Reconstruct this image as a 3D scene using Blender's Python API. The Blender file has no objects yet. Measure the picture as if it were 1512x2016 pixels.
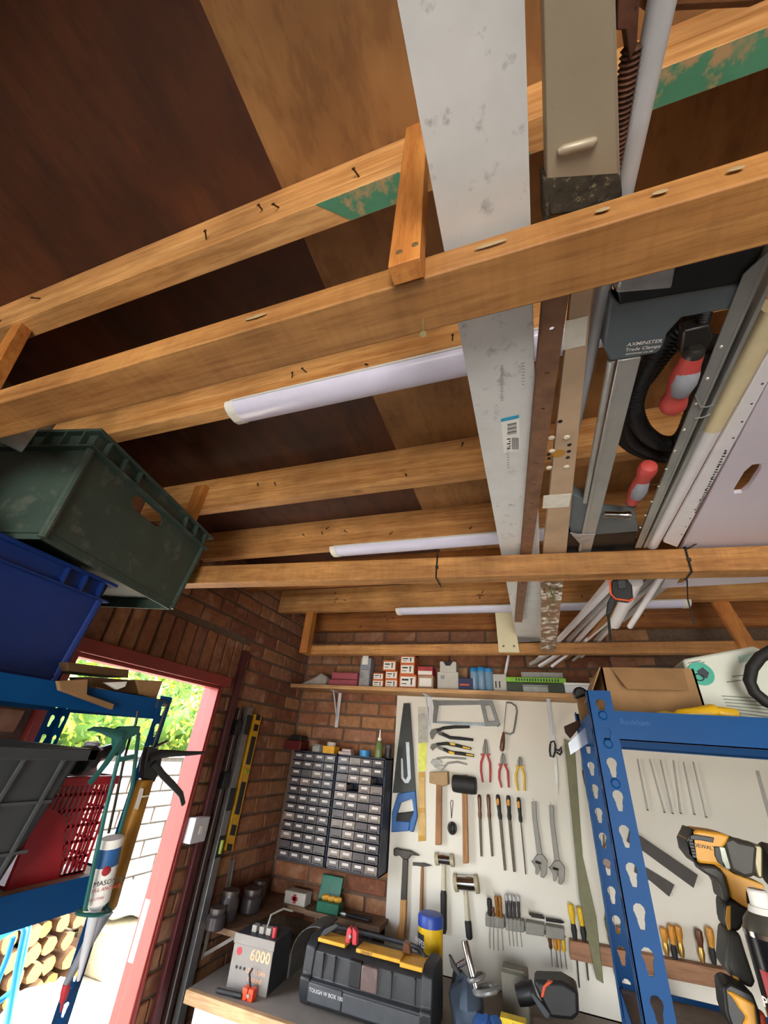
import bpy, bmesh, math, random
from mathutils import Vector, Matrix
random.seed(7)
V = Vector
sc = bpy.context.scene
COL = sc.collection
# ------------------------------------------------------------------ camera
CAMZ = 1.75
F = 778.94
RX = V((0.94383402, 0.32162848, 0.07571298))      # image right in the world
FW = V((-0.31323167, 0.79798785, 0.51487989))     # viewing direction
RX = (RX - FW*RX.dot(FW)/FW.dot(FW)).normalized(); FW.normalize()
DN = FW.cross(RX).normalized()                    # image down
EYE = V((0, 0, CAMZ))
cam = bpy.data.cameras.new('camera')
co = bpy.data.objects.new('camera', cam); COL.objects.link(co)
cam.sensor_fit = 'HORIZONTAL'; cam.sensor_width = 36; cam.lens = 36*F/1512
cam.clip_start = .02; cam.clip_end = 200
co.matrix_world = Matrix(((RX.x, -DN.x, -FW.x, 0), (RX.y, -DN.y, -FW.y, 0), (RX.z, -DN.z, -FW.z, CAMZ), (0, 0, 0, 1)))
sc.camera = co
# ------------------------------------------------------------------ light
w = bpy.data.worlds.new('sky'); sc.world = w; w.use_nodes = True
nt = w.node_tree; bg = nt.nodes['Background']
sky = nt.nodes.new('ShaderNodeTexSky'); sky.sky_type = 'NISHITA'; sky.sun_disc = False
sky.sun_elevation = math.radians(48); sky.sun_rotation = math.radians(22); sky.dust_density = 1.5
hs = nt.nodes.new('ShaderNodeHueSaturation'); hs.inputs['Saturation'].default_value = .35
nt.links.new(sky.outputs[0], hs.inputs['Color']); nt.links.new(hs.outputs[0], bg.inputs[0]); bg.inputs[1].default_value = 1.9
sun = bpy.data.lights.new('sun', 'SUN'); so = bpy.data.objects.new('sun', sun); COL.objects.link(so)
sun.energy = 17; sun.angle = .01; sun.color = (1, .95, .86)
so.rotation_euler = V((-.25, -.62, -.74)).to_track_quat('-Z', 'Y').to_euler()
# daylight coming in through the wide open garage entrance behind the camera
def area(name, loc, aim, sx, sy, power, col):
    l = bpy.data.lights.new(name, 'AREA'); o = bpy.data.objects.new(name, l); COL.objects.link(o)
    l.shape = 'RECTANGLE'; l.size = sx; l.size_y = sy; l.energy = power; l.color = col
    o.location = loc; o.rotation_euler = (V(aim)-V(loc)).to_track_quat('-Z', 'Y').to_euler()
area('garage_entrance_daylight', (.7, -2.55, 1.1), (0, 2.5, 1.75), 1.0, 1.8, 54, (1, .965, .92))
sc.view_settings.view_transform = 'Standard'; sc.view_settings.look = 'None'
sc.view_settings.exposure = .48; sc.view_settings.gamma = 1; sc.view_settings.use_curve_mapping = False
# ------------------------------------------------------------------ picture geometry -> real planes of the room
def ray(px, py): return RX*((px-756)/F) + DN*((py-1008)/F) + FW
def PY(y): return lambda px, py: EYE + ray(px, py)*(y/ray(px, py).y)
def PX(x): return lambda px, py: EYE + ray(px, py)*(x/ray(px, py).x)
def PZ(z): return lambda px, py: EYE + ray(px, py)*((z-CAMZ)/ray(px, py).z)
def PP(p, n):
    p = V(p); n = V(n)
    return lambda px, py: EYE + ray(px, py)*((p-EYE).dot(n)/ray(px, py).dot(n))
def K(x0, y0, s): return lambda pl, *uv: [pl(x0+u*s, y0+v*s) for u, v in uv]
K1 = K(380, 1360, .2778); K2 = K(740, 1350, .2778); K3 = K(360, 1660, .291); K4 = K(740, 1640, .291)
K5 = K(1080, 1340, .2857); K6 = K(1080, 1600, .2857); K7 = K(0, 1380, .2116); K8 = K(0, 1680, .2381)
A5 = K(1000, 480, .33862); A6 = K(560, 1060, .3968); A7 = K(960, 1060, .365); A8 = K(0, 1240, .385); PXL = K(0, 0, 1)
# ------------------------------------------------------------------ materials
def C(h):
    h = h.lstrip('#'); r = [int(h[i:i+2], 16)/255 for i in (0, 2, 4)]
    return tuple(c/12.92 if c <= .04045 else ((c+.055)/1.055)**2.4 for c in r)
MATS = {}
def base(name):
    m = bpy.data.materials.new(name); m.use_nodes = True
    return m, m.node_tree, m.node_tree.nodes['Principled BSDF']
def coords(t, scale, rnd=True):
    tc = t.nodes.new('ShaderNodeTexCoord'); mp = t.nodes.new('ShaderNodeMapping'); mp.inputs['Scale'].default_value = scale
    t.links.new(tc.outputs['Object'], mp.inputs[0])
    if rnd:
        oi = t.nodes.new('ShaderNodeObjectInfo'); ml = t.nodes.new('ShaderNodeMath'); ml.operation = 'MULTIPLY'; ml.inputs[1].default_value = 37
        t.links.new(oi.outputs['Random'], ml.inputs[0]); t.links.new(ml.outputs[0], mp.inputs['Location'])
    return mp
def ramp(t, fac, stops):
    r = t.nodes.new('ShaderNodeValToRGB'); e = r.color_ramp.elements
    while len(e) < len(stops): e.new(.5)
    for i, (p, c) in enumerate(stops): e[i].position = p; e[i].color = (*c[:3], 1)
    t.links.new(fac, r.inputs[0]); return r.outputs[0]
def noise(t, mp, scale, detail=4, rough=.55, dist=0):
    n = t.nodes.new('ShaderNodeTexNoise'); n.inputs['Scale'].default_value = scale; n.inputs['Detail'].default_value = detail
    n.inputs['Roughness'].default_value = rough; n.inputs['Distortion'].default_value = dist
    t.links.new(mp.outputs[0], n.inputs['Vector']); return n.outputs['Fac']
def mixc(t, a, b, fac, mode='MIX'):
    m = t.nodes.new('ShaderNodeMix'); m.data_type = 'RGBA'; m.blend_type = mode
    for s, v in ((0, fac), (6, a), (7, b)):
        if hasattr(v, 'links') or hasattr(v, 'is_output'): t.links.new(v, m.inputs[s])
        elif s == 0: m.inputs[s].default_value = v
        else: m.inputs[s].default_value = (*v, 1)
    return m.outputs[2]
def bump(t, b, fac, strength, dist=.002):
    n = t.nodes.new('ShaderNodeBump'); n.inputs['Strength'].default_value = strength; n.inputs['Distance'].default_value = dist
    t.links.new(fac, n.inputs['Height']); t.links.new(n.outputs[0], b.inputs['Normal'])
def sh(c, k): return tuple(min(1, x*k) for x in c)
def M(name, col=None, rough=.5, metal=0, var=.15, scale=25, bmp=0, alpha=None, trans=0, emit=0, dirt=None, dirtamt=.5):
    if name in MATS: return MATS[name]
    m, t, b = base(name); c = C(col)
    mp = coords(t, (1, 1, 1)); n = noise(t, mp, scale)
    o = ramp(t, n, [(.3, sh(c, 1-var)), (.7, sh(c, 1+var))])
    if dirt:
        d = noise(t, mp, scale*2.3, 6, .65)
        o = mixc(t, o, C(dirt), ramp(t, d, [(1-dirtamt, (0, 0, 0)), (1.12-dirtamt, (1, 1, 1))]))
    t.links.new(o, b.inputs['Base Color']); b.inputs['Roughness'].default_value = rough; b.inputs['Metallic'].default_value = metal
    if bmp: bump(t, b, n, bmp)
    if trans: b.inputs['Transmission Weight'].default_value = trans
    if alpha is not None: b.inputs['Alpha'].default_value = alpha
    if emit: b.inputs['Emission Color'].default_value = (*c, 1); b.inputs['Emission Strength'].default_value = emit
    MATS[name] = m; return m
def wood(name, c1, c2, axis='x', rough=.62, fine=26, bmp=.25, knots=True, patch=None, saw=0):
    if name in MATS: return MATS[name]
    m, t, b = base(name); s = {'x': (1, fine, fine), 'y': (fine, 1, fine), 'z': (fine, fine, 1)}[axis]
    mp = coords(t, s); n = noise(t, mp, 1.6, 6, .6, .6)
    o = ramp(t, n, [(.28, C(c1)), (.72, C(c2))])
    mp2 = coords(t, (1, 1, 1)); big = noise(t, mp2, 5, 3)
    o = mixc(t, o, ramp(t, big, [(.3, (.55, .5, .45)), (.65, (1.1, 1.08, 1.05))]), .8, 'MULTIPLY')
    fg = noise(t, coords(t, tuple(a*(1.2 if a > 1 else 2.2) for a in s)), 4.5, 3, .7)
    o = mixc(t, o, ramp(t, fg, [(.38, (.62, .55, .48)), (.52, (1, 1, 1))]), .55, 'MULTIPLY')
    if knots:
        vo = t.nodes.new('ShaderNodeTexVoronoi'); vo.inputs['Scale'].default_value = 5.5
        mk = coords(t, tuple(.45 if a > 1 else 1 for a in (1/s[0]*fine, 1/s[1]*fine, 1/s[2]*fine))); t.links.new(mk.outputs[0], vo.inputs['Vector'])
        o = mixc(t, C('#4a2409'), o, ramp(t, vo.outputs['Distance'], [(.03, (0, 0, 0)), (.085, (1, 1, 1))]))
    if patch:
        pn = noise(t, mp2, 2.2, 2); o = mixc(t, o, C(patch), ramp(t, pn, [(.56, (0, 0, 0)), (.58, (.8, .8, .8))]))
    if saw:
        sw = coords(t, {'x': (60, 6, 6), 'y': (6, 60, 6), 'z': (6, 6, 60)}[axis]); sn = noise(t, sw, 1.5, 2)
        o = mixc(t, o, ramp(t, sn, [(.35, (.6, .55, .5)), (.6, (1, 1, 1))]), saw, 'MULTIPLY')
    t.links.new(o, b.inputs['Base Color']); b.inputs['Roughness'].default_value = rough
    bump(t, b, n, bmp); MATS[name] = m; return m
# ------------------------------------------------------------------ mesh building
WL = {}; ROOTS = []
class MB:
    def __init__(s): s.v = []; s.f = []
    def add(s, vs, fs):
        o = len(s.v); s.v += [V(p) for p in vs]; s.f += [tuple(o+i for i in f) for f in fs]; return s
    def prism(s, pts, ext):
        pts = [V(p) for p in pts]; ext = V(ext); n = len(pts)
        nrm = sum(((pts[i]-pts[0]).cross(pts[i+1]-pts[0]) for i in range(1, n-1)), V())
        if nrm.dot(ext) > 0: pts = pts[::-1]
        q = [p+ext for p in pts]
        return s.add(pts+q, [tuple(range(n)), tuple(range(2*n-1, n-1, -1))] + [((i+1) % n, i, n+i, n+(i+1) % n) for i in range(n)])
    def obox(s, o, a, b, c):
        o, a, b, c = V(o), V(a), V(b), V(c)
        return s.prism([o, o+a, o+a+b, o+b], c)
    def box(s, lo, hi):
        d = V(hi)-V(lo); return s.obox(lo, (d.x, 0, 0), (0, d.y, 0), (0, 0, d.z))
    def bar(s, p0, p1, w, h, up=(0, 0, 1)):
        p0, p1 = V(p0), V(p1); a = p1-p0; x = a.cross(V(up)).normalized()*w; z = x.cross(a).normalized()*h
        return s.obox(p0-x/2-z/2, a, x, z)
    def rings(s, rs, cap=True, close=False):
        n = len(rs[0]); vs = [p for r in rs for p in r]; fs = []
        m = len(rs)
        for i in range(m if close else m-1):
            j = (i+1) % m
            for k in range(n): fs.append((i*n+k, i*n+(k+1) % n, j*n+(k+1) % n, j*n+k))
        if cap and not close: fs += [tuple(range(n-1, -1, -1)), tuple(range((m-1)*n, m*n))]
        return s.add(vs, fs)
    def tube(s, pts, r, seg=8, close=False, flat=1.0, fdir=None):
        pts = [V(p) for p in pts]; n = len(pts); rr = r if hasattr(r, '__len__') else [r]*n; out = []; prev = None
        for i, p in enumerate(pts):
            if close: d = pts[(i+1) % n]-pts[i-1]
            else: d = pts[min(i+1, n-1)]-pts[max(i-1, 0)]
            d.normalize()
            if fdir: x = V(fdir) - d*d.dot(V(fdir)); x.normalize()
            elif prev is None: x = d.orthogonal().normalized()
            else: x = (prev - d*d.dot(prev)).normalized()
            prev = x; y = d.cross(x)
            out.append([p + (x*math.cos(a)*flat + y*math.sin(a))*rr[i] for a in (2*math.pi*k/seg for k in range(seg))])
        return s.rings(out, close=close)
    def lathe(s, p0, p1, prof, seg=14):
        p0, p1 = V(p0), V(p1); d = (p1-p0); L = d.normalized(); x = L.orthogonal().normalized(); y = L.cross(x)
        return s.rings([[p0 + d*t + (x*math.cos(a) + y*math.sin(a))*r for a in (2*math.pi*k/seg for k in range(seg))] for t, r in prof])
    def ball(s, c, r, seg=10, n=6):
        c = V(c); r = V(r) if hasattr(r, '__len__') else V((r, r, r))
        return s.rings([[c + V((r.x*math.sin(th)*math.cos(a), r.y*math.sin(th)*math.sin(a), -r.z*math.cos(th))) for a in (2*math.pi*k/seg for k in range(seg))]
                        for th in (math.pi*(.04+.92*i/n) for i in range(n+1))])
    def plate(s, o, u, v, L, W, t, cells, shape, seg=14):
        """strip from o, length L along u, width W along v, thickness vector t; cells=[(c0,c1,cu)] spans with one hole each; shape(theta)->radius"""
        o, u, v, t = V(o), V(u), V(v), V(t)
        def P(a, b, k): return o+u*a+v*b+t*k
        def quad(a0, a1):
            if a1-a0 > 1e-5: s.obox(P(a0, 0, 0), u*(a1-a0), v*W, t)
        cur = 0
        for c0, c1, cu in cells:
            quad(cur, c0); cur = c1; inn = []; out = []
            for k in range(seg):
                th = 2*math.pi*(k+.5)/seg; cx, sy = math.cos(th), math.sin(th); r = shape(th); inn.append((cu+cx*r, W/2+sy*r))
                lim = min(((c1-cu) if cx > 0 else (cu-c0))/max(abs(cx), 1e-6), (W/2)/max(abs(sy), 1e-6)); out.append((cu+cx*lim, W/2+sy*lim))
            # add rectangle corners by snapping the nearest outer points
            for ca, cb in ((c0, 0), (c0, W), (c1, 0), (c1, W)):
                j = min(range(seg), key=lambda q: (out[q][0]-ca)**2+(out[q][1]-cb)**2); out[j] = (ca, cb)
            vs = [P(a, b, 0) for a, b in out]+[P(a, b, 0) for a, b in inn]+[P(a, b, 1) for a, b in out]+[P(a, b, 1) for a, b in inn]
            n = seg; fs = []
            for k in range(n):
                j = (k+1) % n
                fs += [(k, j, n+j, n+k), (2*n+j, 2*n+k, 3*n+k, 3*n+j), (n+k, n+j, 3*n+j, 3*n+k), (j, k, 2*n+k, 2*n+j)]
            s.add(vs, fs)
        quad(cur, L); return s
    def build(s, name, mat, parent=None, bev=0, smooth=True, sharp=38, kind=None, label=None):
        lo = V([min(p[i] for p in s.v) for i in range(3)]); hi = V([max(p[i] for p in s.v) for i in range(3)])
        c = V(((lo.x+hi.x)/2, (lo.y+hi.y)/2, lo.z if parent is None else (lo.z+hi.z)/2))
        me = bpy.data.meshes.new(name); me.from_pydata([p-c for p in s.v], [], s.f); me.update()
        bm = bmesh.new(); bm.from_mesh(me); bmesh.ops.recalc_face_normals(bm, faces=bm.faces); bm.to_mesh(me); bm.free()
        if smooth:
            me.polygons.foreach_set('use_smooth', [True]*len(me.polygons)); me.set_sharp_from_angle(angle=math.radians(sharp))
        me.materials.append(mat)
        o = bpy.data.objects.new(name, me); COL.objects.link(o); WL[o] = c; o.location = c
        if parent: o.parent = parent
        if bev:
            b = o.modifiers.new('b', 'BEVEL'); b.width = bev; b.segments = 2; b.limit_method = 'ANGLE'; b.angle_limit = math.radians(40)
        if kind: o['kind'] = kind
        if label: o['label'] = label
        return o
def thing(name, label, cat, group=None, kind=None):
    o = bpy.data.objects.new(name, None); COL.objects.link(o); o['label'] = label
    o.empty_display_size = .05
    if kind: o['kind'] = kind
    else: o['category'] = cat
    if group: o['group'] = group
    ROOTS.append(o); WL[o] = None; return o
def tag(o, label, cat, group=None):
    o['label'] = label; o['category'] = cat
    if group: o['group'] = group
    return o
def part(parent, name, mat, fn, bev=0, **k):
    m = MB(); fn(m); return m.build(name, mat, parent, bev, **k)
def copyto(o, d, parent=None):
    c = o.copy(); COL.objects.link(c); WL[c] = WL[o]+V(d); c.location = WL[c]; c.parent = parent; return c
def text(parent, s, o, right, up, size, mat, name='lettering', out=None, depth=.0004, align='LEFT', bold=0):
    cu = bpy.data.curves.new('t', 'FONT'); cu.body = s; cu.size = 1; cu.align_x = align; cu.extrude = 0; cu.offset = bold; cu.resolution_u = 2
    to = bpy.data.objects.new('t', cu); COL.objects.link(to); bpy.context.view_layer.update()
    me = bpy.data.meshes.new_from_object(to.evaluated_get(bpy.context.evaluated_depsgraph_get()))
    bpy.data.objects.remove(to); bpy.data.curves.remove(cu)
    r = V(right).normalized(); u = V(up); u = (u-r*u.dot(r)).normalized(); n = V(out) if out else r.cross(u); n.normalize()
    vs = [V(o)+(r*p.co.x+u*p.co.y)*size+n*depth for p in me.vertices]; fs = [tuple(p.vertices) for p in me.polygons]
    bpy.data.meshes.remove(me)
    m = MB(); m.add(vs, fs); return m.build(name, mat, parent, smooth=False)
def finalize():
    bpy.context.view_layer.update()
    for r in ROOTS:
        pts = [WL[c]+V(b) for c in r.children for b in c.bound_box]
        pts += [WL[g]+V(b) for c in r.children for g in c.children for b in g.bound_box]
        if not pts: WL[r] = V(); continue
        lo = [min(p[i] for p in pts) for i in range(3)]; hi = [max(p[i] for p in pts) for i in range(3)]
        WL[r] = V(((lo[0]+hi[0])/2, (lo[1]+hi[1])/2, lo[2])); r.location = WL[r]
    for o in WL:
        if o.parent: o.location = WL[o]-WL[o.parent]
def lerp(a, b, t): return V(a)*(1-t)+V(b)*t
# ================================================================== the room shell
XL, YB, XR, YF = -1.5, 2.6, 1.6, -2.7
mortar = M('mortar', '#6a5647', .95, var=.2, scale=60, bmp=.6)
concrete = M('concrete', '#645f58', .9, var=.2, scale=9, bmp=.3)
blockwork = M('painted_blockwork', '#9a8d7c', .9, var=.12, scale=8, bmp=.3)
def struct(name, m, mat, **k): o = m.build(name, mat, **k); o['kind'] = 'structure'; return o
struct('floor', MB().box((XL-.25, YF, -.1), (XR+.25, YB+.25, 0)), concrete)
D0, D1, DT = .965, 1.80, 1.985       # door opening in the left wall
wl = struct('wall_left', MB().box((XL-.105, YF, 0), (XL-.012, D0, 2.9)).box((XL-.105, D1, 0), (XL-.012, YB+.1, 2.9)).box((XL-.105, D0, DT), (XL-.012, D1, 2.9)), mortar)
wb = struct('wall_back', MB().box((XL-.22, YB+.012, 0), (XR+.22, YB+.22, 2.9)), mortar)
struct('wall_right', MB().box((XR, YF, 0), (XR+.22, YB, 2.9)), blockwork)
struct('wall_front', MB().box((XL-.22, YF-.2, 2.1), (XR+.22, YF, 2.9)).box((XL-.22, YF-.2, 0), (-1.3, YF, 2.1)).box((1.2, YF-.2, 0), (XR+.22, YF, 2.1)), blockwork)
# bricks: one mesh each for stretcher / half / soldier, shared by all the copies
def brickmat(name, hexes):
    m, t, b = base(name); oi = t.nodes.new('ShaderNodeObjectInfo')
    o = ramp(t, oi.outputs['Random'], [((i+.5)/len(hexes), C(h)) for i, h in enumerate(hexes)])
    mp = coords(t, (1, 1, 1)); n = noise(t, mp, 28, 5, .65); big = noise(t, mp, 9, 2)
    o = mixc(t, o, ramp(t, n, [(.3, (.55, .5, .48)), (.7, (1.15, 1.1, 1.05))]), .8, 'MULTIPLY')
    o = mixc(t, o, C('#c9a488'), ramp(t, big, [(.58, (0, 0, 0)), (.75, (.45, .45, .45))]))
    t.links.new(o, b.inputs['Base Color']); b.inputs['Roughness'].default_value = .92; bump(t, b, n, .6, .004); return m
bm_ = brickmat('fletton_brick', ['#84533c', '#a06c4a', '#8f6046', '#b0825a', '#7a4c38', '#a3755a'])
def brick_proto(name, d, jit):
    mb = MB(); mb.box((-d[0]/2, -d[1]/2, -d[2]/2), (d[0]/2, d[1]/2, d[2]/2))
    rn = random.Random(jit); mb.v = [p+V([rn.uniform(-.0022, .0022) for _ in range(3)]) for p in mb.v]
    me = bpy.data.meshes.new(name); me.from_pydata(mb.v, [], mb.f); bm = bmesh.new(); bm.from_mesh(me)
    bmesh.ops.recalc_face_normals(bm, faces=bm.faces); bmesh.ops.bevel(bm, geom=bm.edges[:], offset=.004, segments=1, affect='EDGES'); bm.to_mesh(me); bm.free()
    me.materials.append(bm_); return me
PRO = {}
def brick(parent, c, d, name='brick'):
    k = (tuple(round(x, 3) for x in d), random.randrange(3))
    if k not in PRO: PRO[k] = brick_proto(name, d, hash(k) % 999)
    o = bpy.data.objects.new(name, PRO[k]); COL.objects.link(o); o.parent = parent; WL[o] = V(c); o.location = WL[o]; return o
def course_left():
    z = .66
    while z < 2.66:
        row = round(z/.075); y = .62+(.1125 if row % 2 else 0)
        while y < YB-.01:
            y1 = min(y+.225, YB)
            lo, hi = y, y1
            segs = [(lo, hi)]
            if z < DT+.005: segs = [(a, b) for a, b in ((lo, min(hi, D0-.02)), (max(lo, D1+.0), hi)) if b-a > .03]
            elif z < DT+.215: segs = [(a, b) for a, b in ((lo, min(hi, D0-.12)), (max(lo, D1+.14), hi)) if b-a > .03]
            for a, b in segs:
                brick(wl, (XL-.033+random.uniform(-.0015, .0015), (a+b)/2, z+.0325), (.06, round(b-a-.011, 3), .064))
            y = y1
        z += .075
course_left()
y = D0-.1
while y < D1+.13:
    brick(wl, (XL-.033+random.uniform(-.002, .002), y+.0325, DT+.109), (.06, .062, .213)); y += .0735
def course_back():
    z = .96
    while z < 2.5:
        row = round(z/.075); x = XL+(0 if row % 2 else -.1125)
        while x < .62:
            a, b = max(x, XL), x+.225
            if not (1.1 < z < 1.80 and a > -.78) and b-a > .03:
                brick(wb, ((a+b)/2, YB+.033+random.uniform(-.0015, .0015), z+.0325), (round(b-a-.011, 3), .06, .064))
            x += .225
        z += .075
course_back()
# ------------------------------------------------------------------ roof: plywood decking on rafters, falling gently to the back
def zr(y): return CAMZ + .70 + .05*(2.19-y)          # underside of the rafters
RD = .145
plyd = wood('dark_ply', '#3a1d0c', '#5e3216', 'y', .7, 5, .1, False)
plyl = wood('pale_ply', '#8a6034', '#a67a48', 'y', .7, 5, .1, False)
ce = thing('ceiling', 'flat plywood roof deck above the rafters', None, kind='structure')
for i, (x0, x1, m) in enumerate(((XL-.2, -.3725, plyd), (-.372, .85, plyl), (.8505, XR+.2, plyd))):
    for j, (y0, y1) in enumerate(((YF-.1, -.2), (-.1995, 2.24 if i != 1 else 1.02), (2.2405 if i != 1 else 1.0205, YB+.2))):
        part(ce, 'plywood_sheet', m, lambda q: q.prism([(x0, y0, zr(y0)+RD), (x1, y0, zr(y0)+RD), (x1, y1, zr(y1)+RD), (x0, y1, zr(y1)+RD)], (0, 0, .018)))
part(ce, 'roof_light_block', M('roof_light_block', '#2a2a2a', .95), lambda q: q.prism([(XL-.2, YF-.1, zr(YF-.1)+RD+.0185), (XR+.2, YF-.1, zr(YF-.1)+RD+.0185), (XR+.2, YB+.2, zr(YB+.2)+RD+.0185), (XL-.2, YB+.2, zr(YB+.2)+RD+.0185)], (0, 0, .02)))  # unseen slab added over the plywood to block sky light at the seams
nailm = M('rusty_nail', '#4a3a2c', .6, .7)
screwm = M('zinc_screw', '#c9b98a', .35, .9)
pine = {k: wood(k, *v) for k, v in {'rafter_pine': ('#b87a3c', '#e8b474'), 'tie_pine': ('#b5742e', '#dda35c'), 'hanger_pine': ('#b0682a', '#d8944a', 'z')}.items()}
pine_green = wood('rafter_pine_primed', '#a9713a', '#c69a68', patch='#3f7d58', knots=False)
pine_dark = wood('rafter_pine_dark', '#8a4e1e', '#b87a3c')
RL = [('rafter_pine', .236, 'front pine rafter with green paint daubed on its underside'),
      ('rafter_pine', .585, 'pine rafter that carries the widest white light fitting'),
      ('rafter_pine', 1.008, 'knotty pine rafter with a bright clean underside between two lit rafters'),
      ('rafter_pine', 1.386, 'pine rafter carrying the middle white light fitting'),
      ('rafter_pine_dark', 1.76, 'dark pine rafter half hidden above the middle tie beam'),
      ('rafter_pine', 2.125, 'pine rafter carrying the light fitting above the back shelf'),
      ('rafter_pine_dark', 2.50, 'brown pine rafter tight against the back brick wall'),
      ('rafter_pine', -.33, 'pine rafter over the pale plywood sheet, behind the green daubed one')]
for mk, yy, lab in RL:
    t = thing('roof_rafter', lab, 'rafter')
    part(t, 'joist', pine[mk] if mk in pine else pine_dark, lambda q: q.box((XL+.0, yy, zr(yy)), (XR-.01, yy+.042, zr(yy+.042)+RD+.0015)), .0015)
    if yy == .236:
        gp = M('green_primer', '#4f8a68', .7, var=.2, scale=12, dirt='#b89468', dirtamt=.5)
        for a, b in ((-.22, -.12), (-.01, .06), (.16, .62)):
            part(t, 'paint_daub', gp, lambda q: q.prism([(a-.05, yy+.001, zr(yy)-.0006), (b, yy+.001, zr(yy)-.0006), (b+.02, yy+.041, zr(yy)-.0006), (a, yy+.041, zr(yy)-.0006)], (0, 0, .0012)))
    rn = random.Random(int(yy*100))
    for k in range(9 if yy > 0 else 3):
        x = rn.uniform(-1.2, .7); z = zr(yy)+rn.uniform(.03, .12); p = V((x, yy, z)); q2 = p+V((rn.uniform(-.01, .01), -.012, -.016 if k % 2 else .004))
        part(t, 'nail', nailm, lambda q: q.tube([p, q2], .0016, 5).lathe(q2, q2+V((0, -.0016, 0)), [(0, .0036), (1, .0036)], 6))
# ------------------------------------------------------------------ tie beams hung below the rafters
TZ = CAMZ+.46
def hanger(t, x, ya, zb, zt, w=.042, d=.024, screws=True, tilt=0, front=True):
    h = part(t, 'hanger', pine['hanger_pine'], lambda q: q.prism([(x, ya, zb), (x+w, ya, zb), (x+w+tilt, ya, zt), (x+tilt, ya, zt)], (0, -d, 0)), .001)
    if screws:
        for dx in (.012, .03):
            part(h, 'screw', screwm, lambda q: q.lathe((x+dx, ya-d-.0015, zb+.02+dx*.3), (x+dx, ya-d+.002, zb+.02+dx*.3), [(0, .0035), (.5, .0042), (1, .004)], 10))
wood('tie_pine_sawn', '#a06a34', '#cf9a5a', saw=.25)
def tie(lab, a, b, wy, h):
    t = thing('tie_beam', lab, 'beam'); a, b = V(a), V(b)
    part(t, 'timber', MATS['tie_pine_sawn'], lambda q: q.prism([a, b, b+V((0, wy, 0)), a+V((0, wy, 0))], (0, 0, h)), .002); return t
t1 = tie('tie beam right overhead with rough saw marks across its underside', (-1.47, .233, TZ), (1.55, .240, TZ), .066, .044)
hanger(t1, -.104, .233, TZ-.006, zr(.24)+.09, .036, .022, True)
hanger(t1, -.98, .266, TZ+.045, zr(.24)+.02, .04, .024, False, -.12)
part(t1, 'screw', screwm, lambda q: q.lathe((-.083, .285, TZ), (-.082, .285, TZ-.03), [(0, .0018), (.86, .0018), (.9, .0038), (1, .0042)], 8))
pz = M('dried_putty', '#a38d68', .8)
for x in (.005, .115, .165, .225, -.3): part(t1, 'putty_smear', pz, lambda q: q.ball((x, .2335, TZ+.022), (.018 if x < .01 else .007, .0007, .0035)))
tie('tie beam behind the others carrying the plain end of the white board', (-1.47, -.62, TZ), (1.55, -.62, TZ), .066, .03)
a2, b2 = PZ(TZ-.005)(355, 1149), PZ(TZ-.005)(1400, 1124); d2 = (b2-a2)/(b2.x-a2.x)
t2 = tie('tie beam across the garage middle with black cable ties around it', a2-d2*(a2.x+1.49), a2+d2*(1.5-a2.x), .05, .066)
hanger(t2, -1.215, 1.005, TZ+.062, zr(1.0)+.1, .05, .024, False)
a3 = V((-1.305, 2.2, TZ+.002))
t3 = tie('tie beam over the back shelf, open at its brick wall end', a3, (1.5, 2.19, TZ+.028), .045, .052)
hanger(t3, -1.307, 2.2, TZ+.002, zr(2.13)+.08, .05, .05, False)
for p in ((1440, 1185), ):
    x = PY(2.2)(1455, 1280).x; hanger(t3, x, 2.19, TZ+.03, zr(2.13)+.08, .06, .024, False, -.06)
# ------------------------------------------------------------------ LED batten lights (switched off)
capw = M('batten_end_cap', '#e9e6dc', .35, var=.03); diff = M('opal_diffuser', '#dcdaf0', .22, var=.02); alu = M('batten_tray', '#d8d8d2', .4, var=.04)
def batten(lab, yy, x0, x1, zo=0):
    t = thing('led_batten_light', lab, 'light', 'batten lights under the rafters')
    z = zr(yy+.02)-zo
    def prof(x, k=1.0): return [V((x, yy+.021+dy*k, z-.002+dz*k)) for dy, dz in ((-.037, 0), (-.036, -.010), (-.028, -.019), (-.012, -.025), (.012, -.025), (.028, -.019), (.036, -.010), (.037, 0))]
    part(t, 'diffuser', diff, lambda q: q.rings([prof(x0+.02), prof(x1-.02)]))
    part(t, 'tray', alu, lambda q: q.box((x0+.018, yy-.019, z-.006), (x1-.018, yy+.061, z)))
    for a, b in ((x0, x0+.026), (x1-.026, x1)): part(t, 'end_cap', capw, lambda q: q.rings([prof(a, 1.06), prof(b, 1.06)]), .001)
batten('widest white batten light, on the rafter next to the tie beam with saw marks', .585, *[PZ(zr(.6)-.01)(*p).x for p in ((458, 815), (1225, 640))])
batten('white batten light on the middle rafter, between two unlit bays', 1.386, *[PZ(zr(1.4)-.01)(*p).x for p in ((652, 1083), (1085, 1045))])
batten('white batten light above the back shelf and tool wall', 2.125, *[PZ(zr(2.14)-.01)(*p).x for p in ((785, 1207), (1355, 1190))])
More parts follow.
